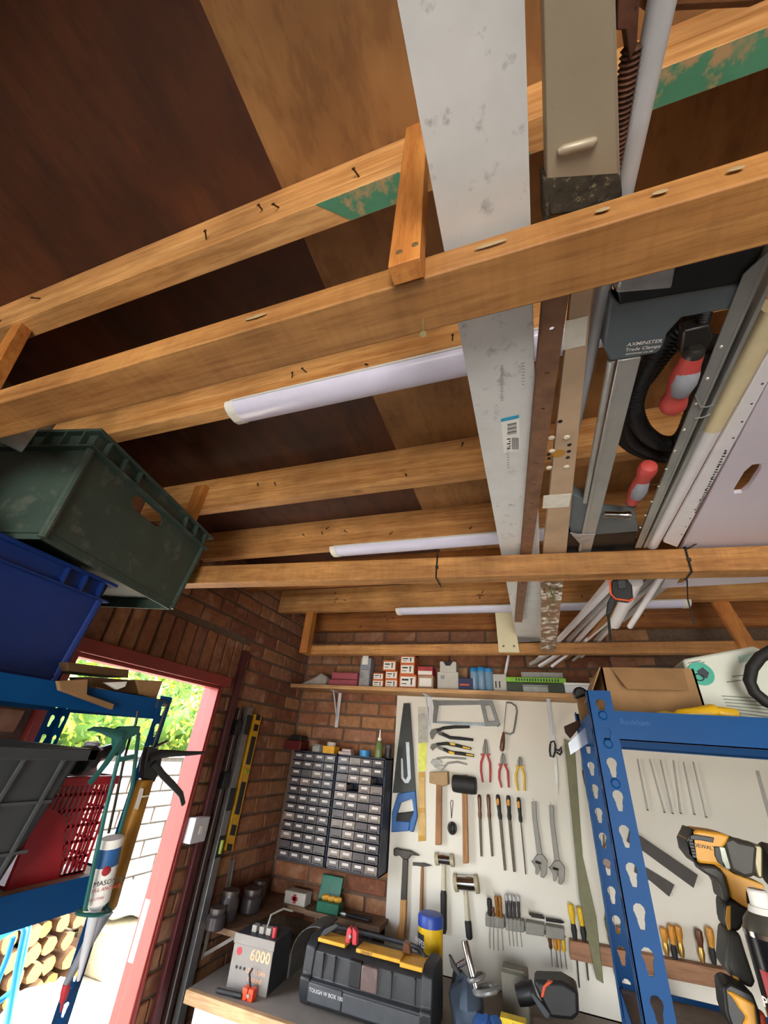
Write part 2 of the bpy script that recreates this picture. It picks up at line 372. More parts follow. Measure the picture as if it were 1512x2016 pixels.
# ================================================================== long stock laid across the tie beams
def ST(dz=0): return PP((0, .25, 2.256+dz), (0, -.02, 1))
UP = V((0, 0, 1))
whiteb = M('white_coated_board', '#d6d6d4', .45, var=.06, scale=16, bmp=.05, dirt='#a8a8a8', dirtamt=.415)
ink = M('black_print', '#2a2a2a', .6); blueink = M('blue_print', '#2f9fc4', .5); paperw = M('white_paper', '#eceae4', .7, var=.03)
t = thing('fascia_board', 'long white speckled board with a barcode sticker, lying across the tie beams', 'board')
S = ST(.0125)
part(t, 'board', whiteb, lambda q: q.prism(PXL(S, (646, -720), (1014, -720), (1067, 1262), (1019, 1265)), (0, 0, .016)), .001)
S2 = ST(.0118); lb = part(t, 'sticker', paperw, lambda q: q.prism(PXL(S2, (986, 825), (1022, 818), (1024, 886), (992, 892)), (0, 0, .0006)))
S3 = ST(.0113)
part(lb, 'blue_stripe', blueink, lambda q: q.prism(PXL(S3, (986, 825), (1022, 817), (1022, 823), (986, 831)), (0, 0, .0004)))
def bars(q):
    for i in range(9):
        y = 834+i*2.6; q.prism(PXL(S3, (999, y+1.5), (1017, y-2), (1017, y-.7-(i % 3)*.5), (999, y+2.8-(i % 3)*.5)), (0, 0, .0003))
    for i in range(7):
        x = 1008+i*2.0; q.prism(PXL(S3, (x, 862), (x+.9, 862), (x+1.2, 885), (x+.3, 885)), (0, 0, .0003))
    for i in range(5): q.prism(PXL(S3, (998+i % 2*4, 864+i*4.6), (1005, 863+i*4.6), (1005, 865+i*4.6), (998+i % 2*4, 866+i*4.6)), (0, 0, .0003))
part(lb, 'barcode', ink, bars)
def script(q):
    for i in range(16):
        y = 720+i*4.5; q.prism(PXL(S2, (986-(i % 3), y), (990+(i % 4), y-.5), (990, y+1.2), (986, y+1.6)), (0, 0, .0003))
    for i in range(8):
        y = 715+i*6; q.prism(PXL(S2, (1027, y), (1033, y-1), (1033, y), (1027, y+1)), (0, 0, .0003))
    for i in range(9):
        y = 880+i*5; q.prism(PXL(S2, (998, y), (1003, y-.5), (1003, y+.7), (998, y+1.4)), (0, 0, .0003))
part(t, 'stamped_print', M('grey_print', '#9a9a9c', .7), script)
# beige pressed steel plate, rusty threaded bar, grey conduit
beige = M('beige_enamel', '#a3957f', .4, .15, var=.12, scale=7, dirt='#6b5f4e', dirtamt=.36, bmp=.15)
grime = M('greasy_grime', '#39342a', .85, var=.5, scale=60, bmp=1.0, dirt='#8a7f66', dirtamt=.42)
rust = M('brown_rust', '#5a3623', .75, .3, var=.4, scale=40, bmp=.7, dirt='#2b1c14', dirtamt=.45)
S = ST(.001)
t = thing('pressed_steel_plate', 'beige pressed steel plate with a raised rib and a greasy cut end', 'plate')
part(t, 'plate', beige, lambda q: q.prism(PXL(S, (1055, -720), (1193, -720), (1221, 345), (1076, 352)), (0, 0, .004)).prism(PXL(S, (1055, -720), (1059, -720), (1080, 352), (1076, 352)), (0, 0, .02)).prism(PXL(S, (1186, -720), (1193, -720), (1221, 345), (1214, 346)), (0, 0, .02)), .001)
part(t, 'raised_rib', beige, lambda q: q.tube(PXL(ST(-.001), (1098, 300), (1108, 296), (1168, 280), (1176, 274)), [.002, .0042, .0042, .002], 10))
part(t, 'greasy_end', grime, lambda q: q.prism(PXL(S, (1073, 346), (1222, 336), (1226, 388), (1150, 418), (1082, 426)), (0, 0, .024)).prism(PXL(S, (1069, 350), (1082, 350), (1084, 440), (1071, 440)), (0, 0, .03)), .002)
t = thing('threaded_bar', 'dark rusty bar with a threaded edge beside the grey conduit', 'bar')
part(t, 'bar', rust, lambda q: q.prism(PXL(ST(.002), (1222, -200), (1272, -200), (1254, 90), (1240, 120), (1232, 60), (1214, 60)), (0, 0, .018)), .001)
p0, p1 = PXL(ST(.012), (1244, 90), (1206, 332))
part(t, 'thread', rust, lambda q: q.lathe(p0, p1, [(i/44, .0085 if i % 2 else .0062) for i in range(45)], 12))
greyp = M('grey_plastic_conduit', '#b9babd', .35, var=.06)
a, b = PXL(ST(.011), (1318, -70))[0], PXL(ST(.055), (1112, 930))[0]
tag(MB().tube([a, b], .0108, 14).build('conduit_pipe', greyp), 'round grey conduit pipe running along beside the rusty threaded bar', 'pipe')
tag(MB().prism(PXL(PZ(2.30), (1255, -120), (1530, -160), (1530, -6), (1478, 16), (1268, 26)), (0, 0, .04)).build('timber_offcut', wood('offcut_brown', '#5f3a1c', '#8a5a2c'), bev=.004), 'dark brown timber offcut lying over the conduit end', 'timber')
# perforated strip
rbrown = M('brown_perforated_steel', '#835f48', .6, .25, var=.25, scale=30, bmp=.3, dirt='#a08a78', dirtamt=.27)
S = ST(0); a, b, c2, d_ = PXL(S, (1081, 470), (1133, 470), (1029, 1226), (1012, 1224))
u = ((d_+c2)/2-(a+b)/2); L = u.length; u.normalize(); W = (b-a).length; v = UP.cross(u).normalized()*-1; W = .031
t = thing('perforated_strip', 'long brown perforated steel strip overlapping the white board', 'strip')
n = 21; cells = [((i+.5)*L/n-.012, (i+.5)*L/n+.012, (i+.5)*L/n) for i in range(n)]
part(t, 'strip', rbrown, lambda q: q.plate((a+b)/2-v*W/2, u, v, L, W, (0, 0, .003), cells, lambda th: .0035, 10))
part(t, 'folded_lip', rbrown, lambda q: q.obox((a+b)/2-v*W/2, u*L, v*.002, (0, 0, .012)))
# beige slat with holes
SL = PP((0, 1.1, 2.274), (0, .066, 1))
slatm = M('beige_peeling_slat', '#b59a7e', .7, var=.18, scale=9, bmp=.2, dirt='#dcd2c2', dirtamt=.36)
slat2 = M('peeling_white_brown', '#8a6a4f', .8, var=.3, scale=14, bmp=.4, dirt='#e6e0d6', dirtamt=.5)
cream = M('cream_paint', '#d9cfaa', .5, var=.05, scale=6)
t = thing('timber_batten', 'beige painted slat with drilled holes and a peeling far end', 'slat')
part(t, 'slat', slatm, lambda q: q.prism(PXL(ST(.0005), (1137, 470), (1178, 470), (1112, 1120), (1066, 1118)), (0, 0, .015)), .001)
part(t, 'peeling_end', slat2, lambda q: q.prism(PXL(SL, (1066, 1119), (1112, 1121), (1094, 1284), (1065, 1281)), (0, 0, .015)), .001)
SLb = PP((0, 1.1, 2.2733), (0, .066, 1))
part(t, 'white_band', M('chalk_white', '#d9d5c8', .7), lambda q: q.prism(PXL(ST(-.0003), (1070, 976), (1125, 972), (1120, 998), (1068, 1001)), (0, 0, .0006)))
part(t, 'white_band', M('chalk_white', '#d9d5c8', .7), lambda q: q.prism(PXL(ST(-.0003), (1113, 632), (1158, 622), (1152, 680), (1107, 690)), (0, 0, .0006)))
dk = M('dark_hole', '#1c1510', .9); pu = M('white_putty', '#d9cdb8', .6)
p = ST(-.0003)(1100, 893); part(t, 'hole', M('ochre_hole', '#a87a2c', .8), lambda q: q.lathe(p, p+V((0, 0, .0006)), [(0, .0115), (1, .0115)], 16))
for x, y in ((1121, 876), (1120, 889), (1118, 901), (1080, 895), (1081, 903), (1103, 830), (1083, 1158), (1072, 1160), (1097, 1160), (1072, 1166), (1097, 1169)):
    p = (SLb if y > 1118 else ST(-.0003))(x, y); part(t, 'hole', dk, lambda q: q.lathe(p, p+V((0, 0, .0006)), [(0, .004), (1, .004)], 8))
for x, y in ((1116, 861), (1086, 862), (1081, 921), (1116, 919), (1087, 888)):
    p = ST(-.0003)(x, y); part(t, 'putty_blob', pu, lambda q: q.ball(p, (.006, .006, .002)))
tag(MB().tube(PXL(PP((0, 1.1, 2.268), (0, .066, 1)), (1086, 1158), (1084, 1165), (1090, 1176), (1089, 1186)), .0025, 6).build('green_string', M('green_string', '#5f7a34', .8)), 'short green string poking from a hole in the peeling slat', 'string')
t = thing('cream_board', 'cream tapered board fixed with two screws to the tie beam over the shelf', 'board')
part(t, 'board', cream, lambda q: q.prism(PXL(PY(2.182), (964, 1095), (992, 1095), (1023, 1284), (982, 1284)), (0, .0145, 0)), .001)
for x, y in ((991, 1272), (1012, 1272)):
    p = PY(2.182)(x, y); part(t, 'screw', M('dull_screw', '#7d765e', .5, .6), lambda q: q.lathe(p, p-V((0, .002, 0)), [(0, .006), (1, .005)], 10))
# ------------------------------------------------------------------ sash clamp in grey plastic, with aluminium bar
gp_ = M('slate_grey_plastic', '#5b6469', .45, var=.06); blk = M('black_plastic', '#17181a', .45, var=.1); bar_al = M('aluminium', '#b4b4b0', .3, .5, var=.08)
redr = M('red_rubber', '#b8423d', .6, var=.08); greyr = M('grey_rubber', '#8c8f98', .6); chrome = M('chrome', '#c9c9c9', .12, 1, var=.03); tape = M('silver_tape', '#a8a8aa', .3, .3, var=.3, scale=30, bmp=.8)
S = ST(.004)
t = thing('sash_clamp', 'grey sash clamp with aluminium bar and two red and grey handles', 'clamp')
part(t, 'fixed_jaw', gp_, lambda q: q.prism(A5(S, (650, 355), (1400, 225), (1330, 375), (1010, 432), (930, 520), (905, 600), (865, 640), (590, 685), (555, 600), (600, 300)), (0, 0, .035)), .003)
part(t, 'jaw_pad', blk, lambda q: q.prism(A5(ST(.006), (640, 290), (650, 355), (1400, 225), (1490, 0), (985, 80), (700, 160)), (0, 0, .04)), .002)
part(t, 'tape_wrap', tape, lambda q: q.prism(A5(ST(.001), (630, 290), (955, 262), (985, 95), (660, 150)), (0, 0, .046)), .003)
mb_ = part(t, 'bar', bar_al, lambda q: q.prism(A5(ST(.003), (645, 680), (775, 660), (482, 1792), (408, 1792)), (0, 0, .012)).prism(A5(ST(.0005), (640, 680), (665, 678), (428, 1792), (408, 1792)), (0, 0, .004)), .001)
a, b = A5(ST(.008), (600, 680), (448, 1500)); part(t, 'guide_rod', bar_al, lambda q: q.tube([a, b], .0055, 10))
part(t, 'sliding_jaw', gp_, lambda q: q.prism(A5(ST(.006), (372, 1455), (470, 1500), (560, 1570), (745, 1590), (762, 1672), (375, 1702), (352, 1640)), (0, 0, .03)), .002)
part(t, 'sliding_pad', blk, lambda q: q.prism(A5(ST(.008), (350, 1690), (742, 1676), (745, 1778), (340, 1800)), (0, 0, .03)), .002)
part(t, 'tape_scrap', tape, lambda q: q.prism(A5(ST(-.001), (360, 1680), (400, 1690), (510, 1690), (480, 1740), (420, 1745)), (0, 0, .002)))
a, b = A5(ST(.0), (555, 1572), (715, 1578)); part(t, 'screw_spindle', chrome, lambda q: q.lathe(a, b, [(0, .008), (.75, .008), (.8, .010), (.95, .010), (1, .006)], 12))
def grip(p, q_, r, dark):
    p, q_ = V(p), V(q_)
    h = part(t, 'handle', redr, lambda q: q.lathe(p, q_, [(0, r*.4), (.03, r*.85), (.1, r*1.05), (.2, r*.98), (.32, r*.8), (.5, r*.95), (.68, r*.98), (.85, r*.8), (1, r*.72)], 16))
    part(h, 'grey_panel', greyr, lambda q: q.lathe(lerp(p, q_, .3)-V((0, 0, .0048)), lerp(p, q_, .86)-V((0, 0, .0048)), [(0, r*.2), (.15, r*.72), (.5, r*.93), (.8, r*.85), (1, r*.3)], 14), label='soft grey grip panel')
    part(h, 'collar', dark, lambda q: q.lathe(q_, q_+(q_-p)*.12, [(0, r*.72), (.6, r*.68), (1, r*.45)], 12))
a, b = A5(ST(-.002), (825, 1282), (722, 1500)); grip(a, b, .0165, M('dark_steel', '#4a4642', .4, .8))
a, b = A5(ST(-.004), (945, 965), (1075, 645)); grip(a, b, .0185, M('dark_steel', '#4a4642', .4, .8))
part(t, 'swivel_block', M('dark_steel', '#4a4642', .4, .8), lambda q: q.prism(A5(ST(.0), (1000, 640), (1020, 510), (1180, 470), (1200, 540), (1150, 640), (1060, 660)), (0, 0, .02)), .003)
a, b = A5(ST(.012), (1120, 500), (1150, 380)); part(t, 'threaded_spindle', blk, lambda q: q.lathe(a, b, [(i/16, .0088 if i % 2 else .007) for i in range(17)], 10))
for s, (u0, v0), z, sz in (('AXMINSTER', (690, 596), .004, .0082), ('Trade Clamps', (680, 626), .004, .0078), ('axminster.co.uk', (682, 646), .004, .0055)):
    o, r, dn = A5(ST(z-.0007), (u0, v0), (u0+150, v0-18), (u0+8, v0+50))
    text(t, s, o, r-o, o-dn, sz, paperw, out=(0, 0, -1), bold=.01)
# corrugated hose coil
t = thing('vacuum_hose', 'coil of black corrugated hose hanging behind the red handled clamp', 'hose')
hm = M('black_hose', '#141414', .5, var=.15)
def hose(pts, r, z, name='hose_loop'):
    P = A5(ST(z), *pts); out = []
    for i in range(len(P)-1):
        for k in range(14): 
            tt = k/14; p0, p1, p2, p3 = P[max(i-1, 0)], P[i], P[i+1], P[min(i+2, len(P)-1)]
            out.append(.5*((2*p1)+(p2-p0)*tt+(2*p0-5*p1+4*p2-p3)*tt**2+(3*p1-p0-3*p2+p3)*tt**3))
    part(t, name, hm, lambda q: q.tube(out, [r*(1 if i % 2 else .9) for i in range(len(out))], 10))
hose([(1120, 440), (980, 500), (850, 650), (760, 830), (735, 960), (790, 1090), (900, 1160), (1010, 1130), (1090, 960), (1160, 760), (1180, 560)], .016, .045)
hose([(1080, 500), (930, 600), (810, 760), (705, 900), (690, 1060), (760, 1160), (900, 1215), (1020, 1190), (1120, 1000)], .016, .06)
hose([(1050, 470), (900, 560), (760, 720), (660, 900), (645, 1080), (720, 1180), (880, 1240), (1000, 1230)], .014, .085)
# ------------------------------------------------------------------ galvanised stud, tubes, strip, board
galv = M('galvanised_steel', '#9fa09b', .35, .45, var=.15, scale=14)
t = thing('steel_stud', 'galvanised steel stud with punched dimples, wired near its middle', 'stud')
part(t, 'web', galv, lambda q: q.prism(A5(ST(.0), (1370, 180), (1545, 20), (768, 1768), (738, 1768)), (0, 0, .002)), .0)
part(t, 'flange', galv, lambda q: q.prism(A5(ST(-.001), (1530, 20), (1560, 10), (775, 1768), (766, 1768)), (0, 0, .03)).prism(A5(ST(-.001), (1575, 100), (1620, 70), (802, 1768), (786, 1768)), (0, 0, .03)))
for x, y in ((1240, 600), (1160, 785), (1095, 930), (1025, 1082), (970, 1205), (921, 1310), (876, 1410), (836, 1500), (800, 1580), (770, 1650)):
    p = A5(ST(-.001), (x, y))[0]; part(t, 'dimple', M('pale_zinc', '#d8d8d2', .4, .5), lambda q: q.ball(p, (.0028, .0028, .0015), 8, 4))
part(t, 'wire', galv, lambda q: q.tube(A5(ST(-.002), (1090, 880), (1120, 950), (1160, 948), (1195, 935)), .0012, 5).tube(A5(ST(-.002), (1085, 1015), (1130, 1010), (1180, 990)), .0012, 5))
pvc = M('white_pvc', '#e3dfe2', .3, var=.04); creamp = M('cream_pvc', '#d8c9a0', .4, var=.06)
t = thing('pvc_pipe', 'white pipe with a cream painted stretch lying beside the steel stud', 'pipe')
a, m_, b = A5(ST(.017), (1560, 360), (1185, 1060), (835, 1745))
part(t, 'cream_stretch', creamp, lambda q: q.tube([a, m_], .0165, 16)); part(t, 'white_stretch', pvc, lambda q: q.tube([m_, b], .0163, 16))
t = thing('plastic_trim_strip', 'white plastic trim strip with a row of pin holes along it', 'strip')
part(t, 'strip', pvc, lambda q: q.prism(A5(ST(.001), (1545, 580), (1600, 640), (985, 1765), (905, 1735)), (0, 0, .008)), .001)
for i in range(13):
    p = lerp(A5(ST(.0005), (1480, 815))[0], A5(ST(.0005), (1010, 1690))[0], i/12); part(t, 'pin_hole', dk, lambda q: q.lathe(p, p+V((0, 0, .0006)), [(0, .0018), (1, .0018)], 6))
def prt(q):
    for i in range(28):
        f = i/27; q.prism([x for x in (lambda o: [o, o+V((.004, .001, 0)), o+V((.004+.002*(i % 3), .005, 0)), o+V((.001, .004, 0))])(lerp(A5(ST(.0004), (1260, 1200))[0], A5(ST(.0004), (1085, 1560))[0], f))], (0, 0, .0003))
part(t, 'stamped_print', ink, prt)
lil = M('lilac_white_laminate', '#cfc6d2', .35, var=.04, scale=5)
t = thing('laminate_panel', 'lilac white laminate panel with slotted hand holes, tied to the beam', 'panel')
a, b = PXL(ST(.002), (1512, 754), (1345, 1072)); u = (b-a).normalized(); far = PXL(ST(.002), (1300, 1158))[0]; L = (far-a).dot(u)+.25; a = a-u*.25
v = V((u.y, -u.x, 0)).normalized()
h1 = A5(ST(.002), (1390, 1370))[0]; h2 = A7(ST(.002), (1385, 205))[0]; W = 2*(h1-a).dot(v)
cu1, cu2 = (h1-a).dot(u), (h2-a).dot(u)
def cap(th):
    r, hl = .013, .042; c, s = abs(math.cos(th)), abs(math.sin(th)); best = r/max(s, 1e-6)
    if c*best > hl:
        B = hl*c; best = B+math.sqrt(max(B*B-(hl*hl-r*r), 0))
    return best
cu2 = min(cu2, L-.07)
part(t, 'panel', lil, lambda q: q.plate(a, u, v, L, W, (0, 0, .009), [(cu1-.07, cu1+.07, cu1), (cu2-.07, cu2+.07, cu2)], cap, 24).obox(a+v*W, u*L, v*.3, (0, 0, .009)))
# ------------------------------------------------------------------ loose trim strips fanned between the beams and the back shelf
def loose(name, lab, p0, p1, p2, w, h, mat, rnd=False, z0=2.29):
    a, m_, b = A7(PZ(z0), p0)[0], A7(PZ(2.292), p1)[0], A7(PY(2.45), p2)[0]
    mb = MB()
    if rnd: mb.tube([a, m_, b], w/2, 12)
    else: mb.bar(a, m_, w, h).bar(m_+(a-m_).normalized()*.002, b, w, h)
    tag(mb.build(name, mat), lab, 'strip', 'loose trim strips over the back tie beam')
greyt = M('grey_trim', '#a3a19d', .4, .1); wtrim = wood('trim_wood', '#a8713c', '#cf9b62', 'y', fine=20)
G = [('trim_strip', 'wide white trim strip, first in the fan next to the peeling slat', (740, 170), (372, 560), (300, 640), .024, .012, pvc, False),
     ('trim_strip', 'grey trim strip between two white strips in the fan', (770, 190), (415, 572), (230, 680), .014, .016, greyt, False),
     ('trim_strip', 'white trim strip lying against the bare wood strip', (800, 200), (462, 575), (280, 690), .02, .012, pvc, False),
     ('wooden_trim_strip', 'bare wooden strip among the white trims', (850, 190), (505, 585), (420, 650), .018, .01, wtrim, False),
     ('trim_strip', 'thin grey strip beside the bare wood strip', (880, 200), (548, 590), (460, 660), .012, .008, greyt, False),
     ('trim_strip', 'narrow white strip lying over the wide white one in the fan', (700, 175), (392, 545), (262, 660), .012, .014, pvc, False, 2.31),
     ('trim_strip', 'white angled strip under the thin grey strip', (905, 205), (575, 575), (500, 640), .02, .008, pvc, False, 2.30),
     ('plastic_tube', 'white tube poking below the tie beam over the green box', (960, 190), (480, 590), (345, 690), .016, .016, pvc, True)]
for g in G: loose(*g)
a, b = A7(PY(2.47), (112, 640), (82, 800)); tag(MB().tube([A7(PY(2.3), (142, 560))[0], a, b], .0075, 10).build('plastic_tube', pvc), 'thin white tube standing on the shelf beside the blue organiser', 'strip')
a, b = A7(PZ(2.262), (800, 230))[0], A7(PY(1.75), (685, 462))[0]; tag(MB().tube([a, b], .02, 16).build('waste_pipe', pvc), 'short thick white pipe beneath the black clamp head', 'pipe')
a, b = A7(PZ(2.28), (945, 190))[0], A7(PY(1.72), (768, 475))[0]; tag(MB().tube([a, b], .010, 12).build('overflow_pipe', pvc), 'slim white pipe slanting beside the laminate panel', 'pipe')
a, b = A7(PZ(2.285), (1010, 200))[0], A7(PY(1.95), (715, 445))[0]; tag(MB().bar(a, b, .03, .01).build('trim_strip', greyt), 'pale grey strip sloping down behind the slim white pipe', 'strip')
# quick clamp head hanging from the beam
t = thing('quick_clamp', 'black quick clamp head with orange edging hanging from the beam', 'clamp')
S = PY(1.197); org = M('orange_plastic', '#d9562a', .5)
part(t, 'body', blk, lambda q: q.prism(A7(S, (665, 232), (690, 212), (750, 215), (780, 250), (786, 320), (765, 332), (690, 322), (668, 300)), (0, .03, 0)), .003)
part(t, 'edging', org, lambda q: q.tube(A7(PY(1.195), (662, 205), (660, 250), (665, 300), (690, 326), (765, 336), (788, 322)), .0026, 6))
part(t, 'pad', M('grey_pad', '#34373a', .6), lambda q: q.prism(A7(PY(1.192), (700, 225), (745, 222), (750, 268), (705, 272)), (0, .01, 0)), .002)
part(t, 'neck', blk, lambda q: q.prism(A7(S, (668, 300), (700, 325), (668, 405), (640, 412), (648, 340)), (0, .018, 0)), .002)
part(t, 'rod', M('dark_steel', '#4a4642', .4, .8), lambda q: q.tube(A7(PY(1.205), (650, 400), (663, 555)), .0035, 8))
q_ = A7(PY(1.2), (700, 215))[0]
part(t, 'hook_jaw', blk, lambda q: q.box((q_.x-.012, 1.2, q_.z-.01), (q_.x+.012, 1.212, TZ+.07)), .002)
# cable ties round the middle beam
def cabletie(lab, px, tails):
    o = PZ(TZ-.005)(*px); yv = a2.y+d2.y*(o.x-a2.x); t = thing('cable_tie', lab, 'cable tie')
    z0, z1, y0, y1 = TZ-.0075, TZ+.0635, yv-.0025, yv+.0525
    part(t, 'loop', blk, lambda q: q.tube([(o.x, y0, z0), (o.x, y1, z0), (o.x+.002, y1, z1), (o.x+.004, y0, z1)], .0024, 6, close=True))
    part(t, 'lock', blk, lambda q: q.box((o.x-.001, y0-.004, z0+.03), (o.x+.007, y0+.002, z0+.038)))
    for tl in tails: part(t, 'tail', blk, lambda q: q.tube(tl(o, y0, z0, z1), .0018, 6))
cabletie('short black cable tie on the tie beam left of the white board', (862, 1143), [lambda o, y0, z0, z1: [(o.x+.003, y0, z0+.04), (o.x+.005, y0-.006, z1+.012)]])
cabletie('black cable tie with long tails holding the laminate panel', (1360, 1126), [lambda o, y0, z0, z1: [V((o.x+.004, y0, z1-.006)), *A7(PY(y0-.01), (1090, 50), (1140, 20), (1190, -5))], lambda o, y0, z0, z1: [V((o.x, y0+.05, z0)), *A7(PY(1.3), (1075, 210), (1080, 330), (1115, 462))]])
# ================================================================== left rack and its load
blue_d = M('blue_powder_coat', '#01457e', .5, 0, var=.08, scale=8, bmp=.05)
blue_d.node_tree.nodes['Principled BSDF'].inputs['Specular IOR Level'].default_value = .18
chip = M('chipboard', '#b39a7c', .85, var=.12, scale=90, bmp=.2)
def keyhole(u_sign=1):
    def f(th):
        c, s = math.cos(th)*u_sign, math.sin(th); best = .0085
        for d, r in ((-.006, .0085), (.011, .0052)):
            disc = r*r-(d*s)**2
            if disc > 0: best = max(best if d < 0 else 0.0035, d*c+math.sqrt(disc), best)
        return max(.0045, best)
    return f
def keyshape(th):
    # wide round head up (negative u), narrow slot down
    pts = []
    for d, r in ((-.007, .009), (0, .0065), (.006, .0058), (.012, .0055)):
        c, s = math.cos(th), math.sin(th); disc = r*r-(d*s)**2
        if disc >= 0: pts.append(d*c+math.sqrt(disc))
    return max([p for p in pts if p > 0] or [.005])
def post(t, x, y, z0, z1, sx, sy, W=.042, name='post'):
    """angle post: corner at x,y, flanges run towards sx (along x) and sy (along y)"""
    n = int((z1-z0)/.052); cells = [(.012+i*.052, .052+i*.052, .032+i*.052) for i in range(n) if .052+i*.052 < z1-z0]
    p = part(t, name, blue_d, lambda q: q.plate((x, y, z1), (0, 0, -1), (sx, 0, 0), z1-z0, W, (0, sy*.002, 0), cells, keyshape, 16)
             .plate((x, y, z1), (0, 0, -1), (0, sy, 0), z1-z0, W, (sx*.002, 0, 0), cells, keyshape, 16))
    return p
RX0, RX1, RY0, RY1 = -1.43, -1.0, .08, .998
lr = thing('shelving_rack', 'dark blue boltless rack standing in front of the open door', 'rack')
for x, sx in ((RX1, -1), (RX0, 1)):
    for y, sy in ((RY1, -1), (RY0, 1)): post(lr, x, y, 0, 1.835, sx, sy)
def shelf(t, x0, x1, y0, y1, zt, bh=.045):
    part(t, 'shelf_board', chip, lambda q: q.box((x0+.004, y0+.004, zt-.012), (x1-.004, y1-.004, zt)))
    for a, b in (((x0+.003, y0+.03, zt-bh), (x0+.005, y1-.03, zt+.004)), ((x1-.005, y0+.03, zt-bh), (x1-.003, y1-.03, zt+.004)),
                 ((x0+.03, y0+.003, zt-bh), (x1-.03, y0+.005, zt+.004)), ((x0+.03, y1-.005, zt-bh), (x1-.03, y1-.003, zt+.004))):
        part(t, 'beam', blue_d, lambda q: q.box(a, b))
SH1, SH2 = 1.822, 1.452
shelf(lr, RX0, RX1, RY0, RY1, SH1); shelf(lr, RX0, RX1, RY0, RY1, SH2, .055)
# plastic crates
def crate(name, lab, N, Fp, dep, z0, z1, mat, taper=.035, hole=True, lidgap=0):
    t = thing(name, lab, 'crate'); N, Fp = V(N), V(Fp); u = V((Fp.x-N.x, Fp.y-N.y, 0)); L = u.length; u.normalize(); v = V((-u.y, u.x, 0))   # v points to -x side
    if v.x > 0: v = -v
    H = z1-z0; N = V((N.x, N.y, z0)); k = taper/2
    def P(a, b, z): 
        f = k*(1-(z-z0)/H); return N+u*(a*(L-2*f)+f)+v*(b*(dep-2*f)+f)+V((0, 0, z-z0))
    th = .012
    def wall(q, a0, b0, a1, b1, zt=None):
        p0, p1, p2, p3 = P(a0, b0, z0), P(a1, b1, z0), P(a1, b1, z1), P(a0, b0, z1); inn = (P(.5, .5, z0)-lerp(p0, p1, .5)); inn.z = 0; inn = inn.normalized()*.004
        q.prism([p0, p1, p2, p3], inn)
    if hole:
        # +x wall with a hand hole: bottom field, top strip cut by a capsule
        zc = z1-.075
        def f(q):
            p0, p1, p2, p3 = P(0, 0, z0), P(1, 0, z0), P(1, 0, zc-.03), P(0, 0, zc-.03); q.prism([p0, p1, p2, p3], v*.004)
            o = P(0, 0, zc-.03); uu = P(1, 0, zc-.03)-o; LL = uu.length; w = P(0, 0, z1-.0)-o; 
            q.plate(o, uu.normalized(), w.normalized(), LL, .06, v*.004, [(LL*.46-.08, LL*.46+.08, LL*.46)], lambda th_: cap2(th_), 24)
            p0, p1, p2, p3 = P(0, 0, zc+.03), P(1, 0, zc+.03), P(1, 0, z1), P(0, 0, z1); q.prism([p0, p1, p2, p3], v*.004)
        part(t, 'wall_panel', mat, f)
    else: part(t, 'wall_panel', mat, lambda q: wall(q, 0, 0, 1, 0))
    part(t, 'wall_panel', mat, lambda q: wall(q, 0, 1, 1, 1)); part(t, 'wall_panel', mat, lambda q: wall(q, 0, 0, 0, 1)); part(t, 'wall_panel', mat, lambda q: wall(q, 1, 0, 1, 1))
    part(t, 'base', mat, lambda q: q.prism([P(0, 0, z0+.03), P(1, 0, z0+.03), P(1, 1, z0+.03), P(0, 1, z0+.03)], (0, 0, .006)))
    E = .016
    def rim(q, z, h, e=E):
        c = [N+u*-e+v*-e, N+u*(L+e)+v*-e, N+u*(L+e)+v*(dep+e), N+u*-e+v*(dep+e)]; i_ = [N+u*.006+v*.006, N+u*(L-.006)+v*.006, N+u*(L-.006)+v*(dep-.006), N+u*.006+v*(dep-.006)]
        dz = V((0, 0, z-z0))
        for a in range(4):
            b = (a+1) % 4; q.prism([c[a]+dz, c[b]+dz, i_[b]+dz, i_[a]+dz], (0, 0, h))
    part(t, 'rim', mat, lambda q: rim(q, z1-.006, .008), .001)
    part(t, 'lower_rim', mat, lambda q: rim(q, z1-.05, .005, .013), .001)
    for side in (0, 1):
        n = 9 if side == 0 else 7
        for i in range(n):
            f = (i+.5)/n
            if side == 0 and .28 < f < .64: continue
            p = N+u*(L*f)+v*-.014 if side == 0 else N+v*(dep*f)+u*-.014
            d = v*.016 if side == 0 else u*.016; wdt = (u if side == 0 else v)*.004
            part(t, 'rib', mat, lambda q: q.obox(p+V((0, 0, H-.046)), wdt, d, V((0, 0, .041))))
    for a, b in ((0, 0), (1, 0), (0, 1)):
        part(t, 'corner_pillar', mat, lambda q: q.tube([P(a, b, z0+.004), P(a, b, z1-.05)], .009, 8))
    part(t, 'stacking_lip', mat, lambda q: q.prism([P(-.012, -.015, z0+.012), P(1.012, -.015, z0+.012), P(1.012, 0.005, z0+.012), P(-.012, 0.005, z0+.012)], (0, 0, .006)).prism([P(-.012, -.015, z0+.012), P(0.005, -.015, z0+.012), P(0.005, 1, z0+.012), P(-.012, 1, z0+.012)], (0, 0, .006)))
    return t, P, u, v
def cap2(th):
    r, hl = .02, .05; c, s = abs(math.cos(th)), abs(math.sin(th)); best = r/max(s, 1e-6)
    if c*best > hl:
        B = hl*c; best = B+math.sqrt(max(B*B-(hl*hl-r*r), 0))
    return best
cg = M('dark_green_plastic', '#36463e', .5, var=.18, scale=8, bmp=.05, dirt='#565c53', dirtamt=.45)
cb = M('deep_blue_plastic', '#0c2a6a', .45, var=.1, scale=8)
ZC0 = SH1+.003; ZC1 = CAMZ+.335
pb = [PZ(ZC0)(130, 1342), PZ(2.03)(198, 1186)]
ub = V((-.06, 1, 0)).normalized(); Fb = V((pb[1].x, pb[1].y, 0))
